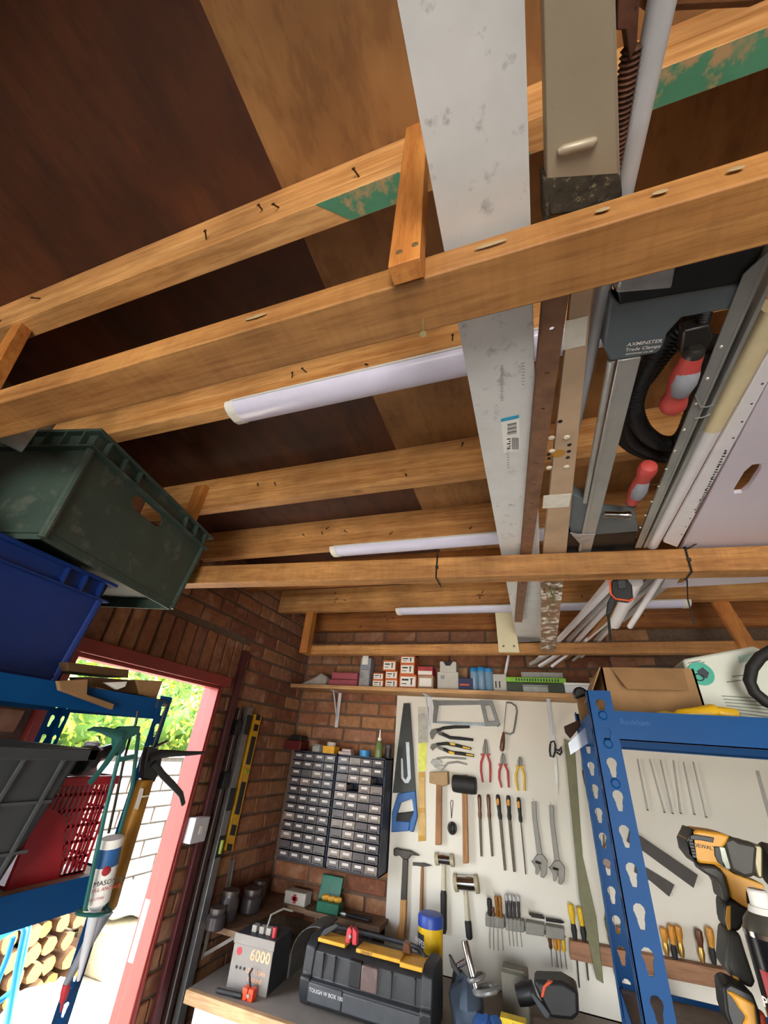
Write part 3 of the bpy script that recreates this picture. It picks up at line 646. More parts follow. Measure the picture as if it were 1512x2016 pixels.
crate('storage_crate', 'deep blue plastic crate on the rack top under the green one', Fb-ub*.45, Fb, .30, ZC0, ZC1-.003, cb, .03, False)
gN = V((-.945, .455, 0)); gF = V((-1.062, .985, 0))
crate('storage_crate', 'dark green plastic crate with hand hole and ribbed rim, topmost on the rack', gN, gF, .36, ZC1, CAMZ+.615, cg, .05, True)
t = thing('backing_roll', 'grey roll with a hollow core lying beside the green crate', 'roll')
a = PX(-.985)(60, 866); b = a+V((-.06, -.27, 0)); gr = M('grey_roll', '#8c8b84', .85, var=.1)
part(t, 'sheet', gr, lambda q: q.rings([[p+(x*math.cos(k*.524)+UP*math.sin(k*.524))*r for k in range(12)] for p, r, x in ((a, .017, V((.94, -.33, 0))), (a, .033, V((.94, -.33, 0))), (b, .033, V((.94, -.33, 0))), (b, .017, V((.94, -.33, 0))))], cap=False, close=True))
zc_ = min(a.z, b.z)-.034
t = thing('cardboard_carton', 'tall brown carton on the rack top carrying the grey roll', 'box')
part(t, 'carton', M('brown_cardboard', '#94714a', .85, var=.12, scale=20), lambda q: q.box((-1.36, .1, SH1+.001), (-1.02, Fb.y-.5, zc_)), .002); part(t, 'tape', M('parcel_tape', '#7d5c34', .3), lambda q: q.box((-1.21, .0995, SH1+.1), (-1.17, Fb.y-.4995, zc_+.0005)))
# cardboard scraps at the rack end
card = M('brown_cardboard', '#94714a', .85, var=.12, scale=20); card2 = M('dark_cardboard', '#5d4226', .85, var=.2, scale=20)
t = thing('cardboard_offcuts', 'folded brown cardboard scraps heaped on the end of the rack top', 'cardboard')
S = PX(-1.04)
part(t, 'flap', card, lambda q: q.prism(A8(PX(-.985), (300, 262), (450, 252), (445, 330), (585, 380), (575, 408), (310, 310)), (-.012, 0, 0)), .001)
part(t, 'flap', card2, lambda q: q.prism(A8(S, (345, 165), (660, 205), (655, 245), (350, 210)), (-.12, .02, 0)), .001)
part(t, 'flap', card, lambda q: q.prism(A8(PX(-1.02), (700, 255), (832, 262), (800, 355), (720, 330)), (-.1, .02, 0)), .001)
part(t, 'flap', card2, lambda q: q.prism(A8(PX(-1.03), (455, 240), (720, 260), (715, 330), (480, 300)), (-.1, .02, 0)), .001)
part(t, 'flap', card, lambda q: q.prism(A8(PX(-1.01), (490, 290), (700, 350), (680, 375), (520, 345), (500, 320)), (-.08, .02, 0)), .001)
part(t, 'paper_edge', paperw, lambda q: q.prism(A8(PX(-1.005), (540, 270), (650, 265), (640, 290), (600, 305)), (-.01, 0, 0)))
# ------------------------------------------------------------------ second shelf load
greyc = M('charcoal_grey_plastic', '#3d3f42', .5, var=.1, scale=8)
tg = thing('tote_box', 'charcoal grey ribbed tote on the lower rack shelf', 'crate')
S = PX(-1.0); zt = SH2+.005
fa = V((RX1+.03, .36, zt)); FW_, TH = .40, .245
def tote(q):
    q.prism([(RX1+.02, .2, zt), (RX1+.02, .70, zt), (RX1+.045, .755, zt+TH), (RX1+.045, .15, zt+TH)], (-.005, 0, 0))
    q.prism([(RX1+.02, .70, zt), (RX1-.33, .70, zt), (RX1-.36, .755, zt+TH), (RX1+.045, .755, zt+TH)], (0, -.005, 0))
    q.prism([(RX1-.33, .2, zt), (RX1-.33, .70, zt), (RX1-.36, .755, zt+TH), (RX1-.36, .15, zt+TH)], (.005, 0, 0))
    q.prism([(RX1+.02, .2, zt), (RX1-.33, .2, zt), (RX1-.36, .15, zt+TH), (RX1+.045, .15, zt+TH)], (0, .005, 0))
    q.box((RX1-.33, .2, zt), (RX1+.02, .70, zt+.005))
part(tg, 'body', greyc, tote)
def rim_(q): q.prism([(RX1+.065, .13, zt+TH-.02), (RX1+.065, .775, zt+TH-.02), (RX1+.04, .775, zt+TH-.02), (RX1+.04, .13, zt+TH-.02)], (0, 0, .022)); q.box((RX1-.37, .752, zt+TH-.02), (RX1+.065, .775, zt+TH+.002))
part(tg, 'rim', greyc, rim_, .002)
for f in (.34, .40, .55, .61, .69):
    part(tg, 'rib', M('grey_rib', '#4a4d50', .5), lambda q: q.prism([(RX1+.021, f, zt), (RX1+.021, f+.006, zt), (RX1+.047, f+.006+.02*(f > .6), zt+TH-.02), (RX1+.047, f+.02*(f > .6), zt+TH-.02)], (.005, 0, 0)))
for zz in (.07, .15): part(tg, 'rib', M('grey_rib', '#4a4d50', .5), lambda q: q.obox((RX1+.02+zz*.1, .2, zt+zz), (0, .53, 0), (.006, 0, 0), (0, 0, .005)))
# red basket (woven slots)
red = M('red_plastic', '#b3202c', .4, var=.08)
t = thing('plastic_basket', 'red plastic basket with slotted sides behind the charcoal tote', 'basket')
bx0, bx1, by0, by1, bz0, bz1 = -1.30, -1.045, .775, .945, SH2+.002, SH2+.185
def face(q, o, u, v_, n, nu, nv):
    o, u, v_, n = V(o), V(u), V(v_), V(n)
    for i in range(nu+1): q.obox(o+u*(i/nu)-u.normalized()*.0025, u.normalized()*.005, v_, n)
    for j in range(nv+1): q.obox(o+v_*(j/nv)-v_.normalized()*.003, u, v_.normalized()*.006, n)
part(t, 'slotted_side', red, lambda q: face(q, (bx1, by0, bz0), (0, by1-by0, 0), (0, 0, bz1-bz0), (-.003, 0, 0), 14, 6))
part(t, 'slotted_side', red, lambda q: face(q, (bx0, by1, bz0), (bx1-bx0, 0, 0), (0, 0, bz1-bz0), (0, -.003, 0), 14, 6))
part(t, 'slotted_side', red, lambda q: face(q, (bx0, by0, bz0), (0, by1-by0, 0), (0, 0, bz1-bz0), (.003, 0, 0), 14, 6))
part(t, 'base', red, lambda q: q.box((bx0, by0, bz0), (bx1, by1, bz0+.004)))
part(t, 'rim', red, lambda q: q.box((bx1-.004, by0, bz1-.012), (bx1+.01, by1, bz1+.006)).box((bx0, by1-.004, bz1-.012), (bx1+.01, by1+.008, bz1+.006)).box((bx0-.008, by0, bz1-.012), (bx0+.004, by1, bz1+.006)), .002)
part(t, 'solid_panel', red, lambda q: q.prism([(bx1+.002, by0, bz0), (bx1+.002, by1-.06, bz0), (bx1+.002, by0+.07, bz0+.11), (bx1+.002, by0, bz0+.14)], (-.004, 0, 0)))
whp = M('white_plastic', '#cfd0d6', .4, var=.04)
t = thing('plastic_bottle', 'white plastic bottle standing in the red basket', 'bottle')
part(t, 'body', whp, lambda q: q.lathe((-1.12, .90, SH2+.006), (-1.12, .90, SH2+.235), [(0, .036), (.03, .04), (.75, .04), (.88, .03), (.95, .016), (1, .016)], 18))
part(t, 'cap', whp, lambda q: q.lathe((-1.12, .90, SH2+.235), (-1.12, .90, SH2+.26), [(0, .019), (.9, .019), (1, .015)], 14))
t = thing('black_torch', 'black torch lying on the basket rim against the tote', 'torch')
part(t, 'head', blk, lambda q: q.lathe((-1.02, .80, SH2+.222), (-1.05, .87, SH2+.235), [(0, .026), (.1, .03), (.5, .03), (.7, .02), (1, .018)], 14))
part(t, 'barrel', blk, lambda q: q.lathe((-1.05, .87, SH2+.235), (-1.09, .965, SH2+.25), [(0, .017), (.9, .017), (1, .012)], 12))
# ------------------------------------------------------------------ caulking guns hung at the end of the rack
teal = M('teal_painted_steel', '#2f6b66', .4, .3, var=.1); goldm = M('gold_barrel', '#9a6a1e', .45, .4, var=.2)
S = PX(-.92)
t = thing('caulking_gun', 'teal skeleton caulking gun holding a white cartridge, hooked on the rack', 'caulking gun')
part(t, 'handle', teal, lambda q: q.tube(K7(S, (815, 272), (870, 258), (960, 272), (1060, 305), (1130, 320)), [.002, .0045, .007, .010, .012], 10, flat=.5, fdir=(1, 0, 0)))
part(t, 'trigger', teal, lambda q: q.tube(K7(S, (1130, 360), (1060, 470), (980, 590), (900, 690), (830, 770)), [.010, .008, .007, .0065, .007], 10, flat=.5, fdir=(1, 0, 0)))
part(t, 'body', teal, lambda q: q.prism(K7(S, (1080, 275), (1140, 240), (1310, 235), (1300, 300), (1190, 360), (1150, 480), (1110, 520), (1080, 420)), (-.016, 0, 0)), .002)
part(t, 'frame_rod', teal, lambda q: q.tube([*K7(S, (1110, 500)), *K7(S, (985, 1000)), *K8(S, (700, 470))], .0045, 8))
part(t, 'frame_rod', teal, lambda q: q.tube([*K7(PX(-.945), (1290, 300)), *K7(PX(-.945), (1230, 800)), *K7(PX(-.945), (1090, 1300)), *K8(PX(-.945), (880, 470))], .0045, 8))
part(t, 'yoke', teal, lambda q: q.bar(*K7(S, (1105, 545), (1240, 515)), .008, .01))
part(t, 'plunger_rod', M('dark_steel', '#4a4642', .4, .8), lambda q: q.tube(K7(PX(-.935), (1285, 90), (1262, 215), (1215, 330), (1150, 560), (1070, 960), (1010, 1230)), .003, 8))
rg = K8(PX(-.932), (655, 500), (890, 465)); cc = lerp(*rg, .5); rr = (rg[0]-rg[1]).length/2
part(t, 'end_ring', teal, lambda q: q.tube([cc+V((math.sin(k*.524)*rr*.75, math.cos(k*.524)*rr, -.3*math.cos(k*.524)*rr*.4)) for k in range(12)], .004, 6, close=True))
t = thing('sealant_cartridge', 'white sealant cartridge with a blue band in the teal gun', 'cartridge')
a = K7(PX(-.932), (1050, 1270))[0]; b = K8(PX(-.932), (800, 425))[0]; R_ = .0225
part(t, 'tube', paperw, lambda q: q.lathe(a, b, [(0, R_), (.96, R_), (1, R_*.8)], 20))
part(t, 'blue_band', M('label_blue', '#22568c', .45), lambda q: q.lathe(lerp(a, b, .14), lerp(a, b, .42), [(0, R_*1.012), (1, R_*1.012)], 20))
part(t, 'red_spot', M('label_red', '#b5303a', .5), lambda q: q.ball(lerp(a, b, .47)+V((R_*.8, -R_*.5, 0)), (.005, .012, .009)))
part(t, 'nozzle', whp, lambda q: q.lathe(b, K8(PX(-.932), (648, 1052))[0], [(0, R_*.8), (.06, .012), (.12, .011), (.7, .007), (1, .003)], 12))
dn = (b-a).normalized(); rt = V((.55, .83, 0)); rt = (rt-dn*rt.dot(dn)).normalized(); no = rt.cross(-dn)*1
for s, f, sz in (('MASONRY', .66, .0125), ('FILL ANCHOR', .74, .0085), ('SILICONE', .86, .006)):
    text(t, s, lerp(a, b, f)-rt*.019+no*(R_*.95 if no.dot(EYE-a) > 0 else -R_*.95), rt, -dn, sz, ink if f < .7 else M('label_red', '#b5303a', .5), depth=.002)
t = thing('caulking_gun', 'black handled caulking gun with a long gold barrel, hooked on the rack', 'caulking gun')
S = PX(-.968)
part(t, 'handle', blk, lambda q: q.tube(A8(S, (765, 660), (815, 635), (870, 632), (960, 632), (1045, 628)), [.010, .011, .009, .0065, .004], 10, flat=.55, fdir=(1, 0, 0)))
part(t, 'trigger', blk, lambda q: q.tube(A8(S, (785, 680), (830, 740), (880, 790), (925, 840), (938, 892)), [.010, .009, .009, .008, .007], 10, flat=.55, fdir=(1, 0, 0)))
part(t, 'ratchet_body', blk, lambda q: q.prism(A8(S, (765, 600), (800, 600), (830, 650), (820, 720), (790, 780), (735, 760), (745, 680)), (-.02, 0, 0)), .002)
a, b = A8(PX(-.978), (745, 765))[0], A8(PX(-.978), (545, 1430))[0]
part(t, 'barrel', goldm, lambda q: q.lathe(a, b, [(0, .0175), (.02, .0195), (.98, .0195), (1, .017)], 18))
part(t, 'label_strip', paperw, lambda q: q.prism(A8(PX(-.956), (720, 810), (735, 812), (728, 850), (765, 845), (762, 852), (725, 858), (705, 920), (690, 915)), (-.002, 0, 0)))
part(t, 'nozzle', greyr, lambda q: q.lathe(b, K8(PX(-.978), (540, 1090))[0], [(0, .017), (.1, .014), (1, .006)], 12))
part(t, 'nozzle_cap', M('label_red', '#b5303a', .5), lambda q: q.lathe(K8(PX(-.978), (552, 1075))[0], K8(PX(-.978), (500, 1312))[0], [(0, .007), (.3, .008), (.62, .006), (.66, .003), (1, .0015)], 10))
part(t, 'plunger_hook', M('dark_steel', '#4a4642', .4, .8), lambda q: q.tube(A8(PX(-.975), (780, 610), (815, 500), (855, 380), (840, 362), (808, 358), (795, 400)), .003, 8))
part(t, 'chrome_ratchet', chrome, lambda q: q.lathe(*A8(PX(-.975), (742, 750), (775, 600)), [(i/10, .006 if i % 2 else .0045) for i in range(11)], 8).tube(A8(PX(-.97), (790, 600), (855, 570)), .004, 8))
# ================================================================== door frame, socket, left wall things
redp = M('red_gloss_paint', '#96352f', .4, var=.14, scale=10, bmp=.15, dirt='#d8b8a8', dirtamt=.22)
df = thing('door_1', 'red painted timber door frame, its door standing open', None, kind='structure')
def jamb(lo, hi, nm='jamb'): return part(df, nm, redp, lambda q: q.box(lo, hi), .003)
jamb((XL-.103, D1-.016, 0), (XL+.004, D1-.001, DT-.002)); jamb((XL-.103, D0+.002, 0), (XL+.012, D0+.05, DT-.002))
jamb((XL-.103, D0+.05, DT-.02), (XL+.008, D1-.016, DT-.002), 'head')
jamb((XL-.06, D1-.026, 0), (XL-.0, D1-.016, DT-.02), 'door_stop'); jamb((XL-.06, D0+.05, DT-.034), (XL-.0, D1-.026, DT-.02), 'door_stop')
sp_ = part(df, 'strike_plate', M('worn_strike', '#b8b2ac', .5, .4), lambda q: q.box((XL-.092, D1-.018, .98), (XL-.066, D1-.0155, 1.16)))
part(df, 'head_trim', redp, lambda q: q.box((XL+.0105, D0-.02, DT-.02), (XL+.02, D1+.03, DT+.028)), .002)
LW = PX(XL+.004)
t = thing('switch_box', 'white surface mounted switch box beside the red door frame', 'switch')
part(t, 'back_box', whp, lambda q: q.box((XL, 1.80, CAMZ-.405), (XL+.042, 1.895, CAMZ-.315)), .004)
part(t, 'rocker', paperw, lambda q: q.box((XL+.041, 1.838, CAMZ-.375), (XL+.046, 1.858, CAMZ-.345)), .001)
maroon = M('maroon_trunking', '#4d1d22', .45, var=.15)
tag(MB().box((XL+.0105, 1.865, .0), (XL+.03, 1.905, 2.16)).build('cable_trunking', maroon, bev=.002), 'dark maroon trunking running down the bricks beside the levels', 'trunking')
# spirit levels and straight edges
ylw = M('yellow_level_paint', '#d9a520', .4, var=.08); gal = M('grey_level_alloy', '#8a8a8c', .35, .6, var=.12)
S = PX(XL+.006)
t = thing('spirit_level', 'short yellow spirit level with black windows hung on the bricks', 'level')
E1 = K1(S, (420, 165), (468, 175), (255, 1135), (200, 1125)); ed = (E1[3]-E1[0])
part(t, 'body', ylw, lambda q: q.prism(E1, (.02, 0, 0)), .002)
for f0, f1, m in ((.0, .045, blk), (.08, .135, blk), (.18, .40, blk), (.53, .76, blk), (.83, .90, blk), (.955, 1.0, blk)):
    c0, c1, c2_, c3 = lerp(E1[0], E1[3], f0), lerp(E1[1], E1[2], f0), lerp(E1[1], E1[2], f1), lerp(E1[0], E1[3], f1)
    part(t, 'window', m, lambda q: q.prism([lerp(c0, c1, .2), lerp(c0, c1, .8), lerp(c3, c2_, .8), lerp(c3, c2_, .2)], (.0215, 0, 0)))
part(t, 'vial', M('vial_green', '#a8c23a', .2, emit=0), lambda q: q.lathe(lerp(E1[0], E1[1], .5)*.55+lerp(E1[3], E1[2], .5)*.45+V((.02, -.012, 0)), lerp(E1[0], E1[1], .5)*.55+lerp(E1[3], E1[2], .5)*.45+V((.02, .02, 0)), [(0, .008), (1, .008)], 10))
def longbar(name, lab, y_, z1, w, d, mat, extra=None, x=XL):
    t = thing(name, lab, 'level'); a, b = V((x+.0105, y_, z1)), V((x+.0105, y_, 0.0))
    part(t, 'bar', mat, lambda q: q.prism([a+V((0, -w/2, 0)), a+V((0, w/2, 0)), b+V((0, w/2, 0)), b+V((0, -w/2, 0))], (d, 0, 0)), .002)
    if extra: extra(t, a, b)
    return t
def vial(t, a, b):
    for f in (.02, .19):
        p = lerp(a, b, f); part(t, 'grip', blk, lambda q: q.box(p+V((0, -.02, -.09)), p+V((.032, .02, .0))), .003)
    p = V((XL+.02, 2.022, 1.31)); part(t, 'vial_window', blk, lambda q: q.box(p+V((-.005, -.022, -.04)), p+V((.02, .022, .04))), .002)
    part(t, 'vial', M('vial_green', '#a8c23a', .2), lambda q: q.lathe(p+V((.021, 0, -.025)), p+V((.021, 0, .025)), [(0, .009), (1, .009)], 10))
longbar('spirit_level', 'long grey box level with black grips and a green vial by the door', 2.022, 1.895, .045, .026, gal, vial)
def gr2(t, a, b):
    part(t, 'edge_strip', M('pale_edge', '#9c9890', .4, .3), lambda q: q.prism([a+V((.018, -.014, 0)), a+V((.018, -.010, 0)), b+V((.018, -.010, 0)), b+V((.018, -.014, 0))], (.003, 0, 0)))
    for f in (.04, .16): 
        p = lerp(a, b, f); part(t, 'clip', blk, lambda q: q.box(p+V((0, -.02, -.05)), p+V((.03, .02, .02))), .003)
longbar('straight_edge', 'dark straight edge with black clips between trunking and grey level', 1.95, 1.885, .028, .02, M('dark_bar', '#3a2a2c', .5), gr2)
# ================================================================== back shelf with boxes
sh_w = wood('shelf_softwood', '#b98a58', '#d2a876', 'x', knots=False)
p0, p1 = PY(2.42)(575, 1350), PY(2.42)(1145, 1362)
SZ = CAMZ+.355; SD = .20
sx0, sx1 = -1.48, .60
SZt = (PY(2.4)(900, 1357).z)
t = thing('wall_shelf', 'long pine shelf on white brackets over the tool board', 'shelf')
part(t, 'plank', sh_w, lambda q: q.box((sx0, YB-SD, SZt-.022), (sx1, YB-.001, SZt)), .002)
zb = SZt-.022
for px in (662, 843, 1082):
    x = PY(2.55)(px, 1400).x
    part(t, 'bracket', whp, lambda q: q.box((x-.011, YB-.024, zb-.2), (x+.011, YB-.021, zb)).box((x-.011, YB-.15, zb-.004), (x+.011, YB-.002, zb-.001)).prism([(x-.003, YB-.02, zb-.17), (x+.003, YB-.02, zb-.17), (x+.003, YB-.13, zb-.004), (x-.003, YB-.13, zb-.004)], (0, .012, .002)), .001)
obox_ = M('screw_box_orange', '#c96a3a', .6, var=.06); lab_w = M('box_label', '#e8e4da', .6, var=.03)
def carton(name, lab, x0px, x1px, ytpx, ybpx, yf, depth, mat, group=None, z0=None, body=None):
    a = PY(yf)(x0px, ybpx); b = PY(yf)(x1px, ytpx); zb_ = SZt if z0 is None else z0
    h = abs(b.z-a.z); t = thing(name, lab, 'box', group)
    part(t, 'carton', mat, lambda q: q.box((a.x, yf, zb_), (b.x, yf+depth, zb_+h)), .0015)
    return t, a.x, b.x, zb_, h, yf
def screwbox(lab, x0, x1, yt, yb, z0=None, yf=2.43):
    t, xa, xb, z, h, yf = carton('screw_box', lab, x0, x1, yt, yb, yf, .1, obox_, 'screw boxes on the shelf', z0)
    w_ = xb-xa
    f = part(t, 'label', lab_w, lambda q: q.box((xa+w_*.08, yf-.0012, z+h*.12), (xb-w_*.06, yf, z+h*.84)))
    part(f, 'print', ink, lambda q: q.box((xa+w_*.16, yf-.0018, z+h*.55), (xa+w_*.55, yf-.001, z+h*.68)).box((xa+w_*.16, yf-.0018, z+h*.3), (xa+w_*.45, yf-.001, z+h*.36)).box((xa+w_*.68, yf-.0018, z+h*.25), (xa+w_*.76, yf-.001, z+h*.7)).box((xa+w_*.63, yf-.0018, z+h*.66), (xa+w_*.82, yf-.001, z+h*.72)))
    return z+h
SB = ['screw box beside the grey clip case, lowest in the shortest stack', 'screw box topmost in the shortest stack']
z = screwbox(SB[0], 732, 755, 1339, 1353); screwbox(SB[1], 734, 755, 1325, 1338, z)
z = screwbox('screw box lowest in the stack of three', 757, 783, 1337, 1353); z = screwbox('screw box in the middle of the stack of three', 758, 783, 1320, 1336, z); screwbox('screw box topmost in the stack of three', 753, 780, 1299, 1319, z)
z = screwbox('largest screw box at the foot of the tallest stack', 785, 820, 1328, 1354); z = screwbox('screw box second up in the tallest stack', 787, 816, 1306, 1327, z); screwbox('screw box topmost of the tallest stack, up by the beam', 788, 817, 1290, 1305, z)
redb = M('red_card', '#a8333a', .6); tanb = M('tan_card', '#a88a6c', .7)
t, xa, xb, z, h, yf = carton('fixings_box', 'tan fixings box with a white label under a red lid box', 822, 853, 1328, 1354, 2.44, .1, tanb)
part(t, 'label', lab_w, lambda q: q.box((xa+.01, yf-.001, z+.015), (xb-.01, yf, z+h-.015)))
t, xa, xb, z, h, yf = carton('fixings_box', 'flat red and white fixings box on the tan one', 822, 852, 1310, 1327, 2.44, .09, redb, None, z+h)
part(t, 'label', lab_w, lambda q: q.box((xa+.004, yf-.001, z+.004), (xb-.004, yf, z+h*.5)))
wcase = M('white_case', '#bdb9ae', .5, var=.06)
t, xa, xb, z, h, yf = carton('plastic_case', 'off-white plastic case with a smaller case on it', 861, 902, 1320, 1354, 2.44, .1, wcase); zz = z+h
part(t, 'catch', greyr, lambda q: q.box((xa+.02, yf-.004, z+h*.6), (xa+.04, yf, z+h*.8)))
t, xa, xb, z, h, yf = carton('plastic_case', 'small off-white case with a dark cut-out, on the larger case', 866, 898, 1299, 1319, 2.44, .1, wcase, None, zz)
part(t, 'cut_out', blk, lambda q: q.prism([(xa+.02, yf-.001, z+h), (xb-.02, yf-.001, z+h), (xb-.035, yf-.001, z+h*.6), (xa+.035, yf-.001, z+h*.6)], (0, .001, 0)))
t, xa, xb, z, h, yf = carton('small_box', 'small navy box with orange print beside the blue organiser', 903, 930, 1333, 1356, 2.43, .08, M('navy_card', '#2b2c52', .6))
part(t, 'print', org, lambda q: q.box((xa+.008, yf-.001, z+h*.4), (xb-.02, yf, z+h*.52)))
clr = M('clear_blue_plastic', '#8fb6d6', .15, alpha=.55, var=.05); bl = M('bright_blue_plastic', '#2f86c4', .4)
for i, (x0, x1, yt, lab) in enumerate(((925, 940, 1311, 'clear canister with a blue lid next to the navy box'), (940, 954, 1309, 'clear canister with a blue lid, middle of three'), (954, 970, 1311, 'clear canister with a blue lid by the white tube'))):
    a, b = PY(2.43)(x0, 1356), PY(2.43)(x1, yt); r = (b.x-a.x)/2-.001; c = V(((a.x+b.x)/2, 2.43+r, SZt)); h = b.z-a.z
    t = thing('screw_canister', lab, 'canister', 'blue lidded canisters on the shelf')
    part(t, 'jar', clr, lambda q: q.lathe(c, c+V((0, 0, h*.84)), [(0, r*.85), (.03, r*.95), (1, r*.98)], 16))
    part(t, 'lid', bl, lambda q: q.lathe(c+V((0, 0, h*.84)), c+V((0, 0, h)), [(0, r), (.85, r), (1, r*.9)], 16))
t, xa, xb, z, h, yf = carton('card_pack', 'grey and white printed card pack leaning by the white tube', 972, 996, 1322, 1356, 2.44, .05, wcase)
for dx in (.01, .03): part(t, 'print', ink, lambda q: q.box((xa+dx, yf-.001, z+.02), (xa+dx+.007, yf, z+h*.6)))
lime = M('lime_green_plastic', '#7cb82f', .45)
t = thing('bit_case', 'lime green bit case with a clear lid on the shelf', 'case')
a, b = PY(2.42)(998, 1356), PY(2.42)(1113, 1330)
part(t, 'tray', M('dark_green_tray', '#2a3a22', .5), lambda q: q.box((a.x, 2.42, SZt), (b.x, 2.52, SZt+.05)), .003)
part(t, 'lid', lime, lambda q: q.box((a.x, 2.415, SZt+.05), (b.x, 2.52, SZt+.075)), .003)
part(t, 'clear_top', M('clear_plastic', '#c4c8c4', .15, alpha=.5), lambda q: q.box((a.x+.08, 2.43, SZt+.075), (b.x-.01, 2.52, SZt+.105)), .003)
part(t, 'slots', blk, lambda q: [q.box((a.x+.05+i*.014, 2.4145, SZt+.055), (a.x+.057+i*.014, 2.416, SZt+.068)) for i in range(16)])
def simplebox(name, lab, cat, px, yf, dep, mat, z0=None, bev=.004, lid=None):
    a, b = PY(yf)(px[0], px[3]), PY(yf)(px[1], px[2]); t = thing(name, lab, cat); zb_ = SZt if z0 is None else z0; h = b.z-a.z
    part(t, 'body', mat, lambda q: q.box((a.x, yf, zb_), (b.x, yf+dep, zb_+h*.8)), bev)
    part(t, 'lid', lid or mat, lambda q: q.box((a.x-.003, yf-.003, zb_+h*.8), (b.x+.003, yf+dep, zb_+h)), bev)
    return t
simplebox('organiser_tray', 'small clear organiser tray in front of the lime case', 'tray', (1030, 1078, 1345, 1358), 2.402, .016, M('clear_plastic', '#c4c8c4', .15, alpha=.5))
simplebox('food_tub', 'white lidded tub at the shelf end by the blue rack', 'tub', (1113, 1188, 1342, 1362), 2.415, .12, whp, lid=paperw)
simplebox('power_tool_case', 'black tool case on the shelf behind the cardboard box', 'case', (1196, 1262, 1318, 1362), 2.43, .12, blk)
simplebox('plastic_bag_bundle', 'grey plastic wrapped bundle at the shelf end', 'bundle', (1273, 1345, 1300, 1362), 2.44, .12, M('dull_film', '#5a564e', .3, var=.3, bmp=.4), bev=.02)
simplebox('paper_pad', 'white printed paper pack at the far shelf end', 'pack', (1332, 1362, 1340, 1362), 2.42, .02, paperw)
pinkr = M('dusty_pink_foam', '#a3505a', .8, var=.1)
t = thing('foam_rolls', 'two dusty pink foam bars lying on the shelf end', 'foam')
for z, x0, x1 in ((0, 645, 702), (.042, 650, 702)):
    a, b = PY(2.44)(x0, 1350), PY(2.44)(x1, 1350); part(t, 'bar', pinkr, lambda q: q.box((a.x, 2.44, SZt+z), (b.x, 2.52, SZt+z+.04)), .006)
t = thing('paper_bag', 'crumpled pale bag on the shelf against the brick corner', 'bag')
a = PY(2.44)(612, 1345); part(t, 'bag', M('crumpled_paper', '#a59f94', .7, var=.2, bmp=.6, scale=30), lambda q: q.prism([(a.x-.09, 2.44, SZt), (a.x+.10, 2.44, SZt), (a.x+.11, 2.44, SZt+.05), (a.x+.06, 2.44, SZt+.078), (a.x+.02, 2.44, SZt+.05)], (0, .1, 0)), .01)
t = thing('clip_case', 'tall grey case with a foil wrapped lower half by the screw boxes', 'case')
a, b = PY(2.44)(705, 1353), PY(2.44)(731, 1296)
part(t, 'body', greyr, lambda q: q.box((a.x, 2.44, SZt), (b.x, 2.5, SZt+b.z-a.z)), .003); part(t, 'wrap', tape, lambda q: q.box((a.x+.004, 2.435, SZt), (b.x-.004, 2.44, SZt+.1)), .003); part(t, 'label', lab_w, lambda q: q.box((a.x+.012, 2.438, SZt+.13), (b.x-.02, 2.44, SZt+.19)))
# ================================================================== tool board on the back wall
YP = 2.58; bz_ = .90
pan = M('painted_tool_board', '#d8d3c6', .6, var=.05, scale=3, bmp=.04, dirt='#a89d86', dirtamt=.24)
PX0 = PY(YP)(770, 1600).x; PZ0 = PY(YP)(757, 1862).z
t = thing('tool_board', 'cream painted board on the back wall carrying the hung tools', 'board')
xs = PY(YP)(1190, 1700).x
part(t, 'panel', pan, lambda q: q.box((PX0, YP, bz_+.004), (xs, YB-.0105, SZt-.024)))
part(t, 'panel', pan, lambda q: q.box((xs+.002, YP, bz_+.004), (1.25, YB-.0105, SZt-.024)))
def hang(name, lab, cat, group=None): return thing(name, lab, cat, group)
def pr(t, name, mat, k, pts, th=.006, off=0, bev=.001, **kw): return part(t, name, mat, lambda q: q.prism(k(PY(YP-off-th), *pts), (0, th, 0)), bev, **kw)
def tb(t, name, mat, k, pts, r, off=None, seg=8, **kw):
    r0 = max(r) if hasattr(r, '__len__') else r
    return part(t, name, mat, lambda q: q.tube(k(PY(YP-(r0 if off is None else off)), *pts), r, seg, **kw))
def lt(t, name, mat, k, a, b, prof, off=None, seg=14):
    r0 = max(r for _, r in prof); p = k(PY(YP-(r0 if off is None else off)), a, b); return part(t, name, mat, lambda q: q.lathe(p[0], p[1], prof, seg))
steel = M('tool_steel', '#66635d', .42, .5, var=.15); dsteel = M('dark_steel', '#4a4642', .4, .8); wtool = wood('tool_handle_wood', '#8a5a30', '#b5834f', 'z', knots=False, fine=30); brownw = M('varnished_brown', '#5f3418', .35, var=.2)
redg = M('red_grip', '#a82a2a', .4); yelg = M('yellow_grip', '#d9b01c', .45, var=.06); blug = M('blue_grip', '#2a5f9c', .45, var=.08); bkr = M('black_rubber', '#1d1c1b', .65); brass = M('brass', '#b5904a', .3, .8); silver = M('silver_metal', '#9c9a94', .4, .5, var=.1); oliv = M('olive_paint', '#6b6a4a', .6, var=.1)
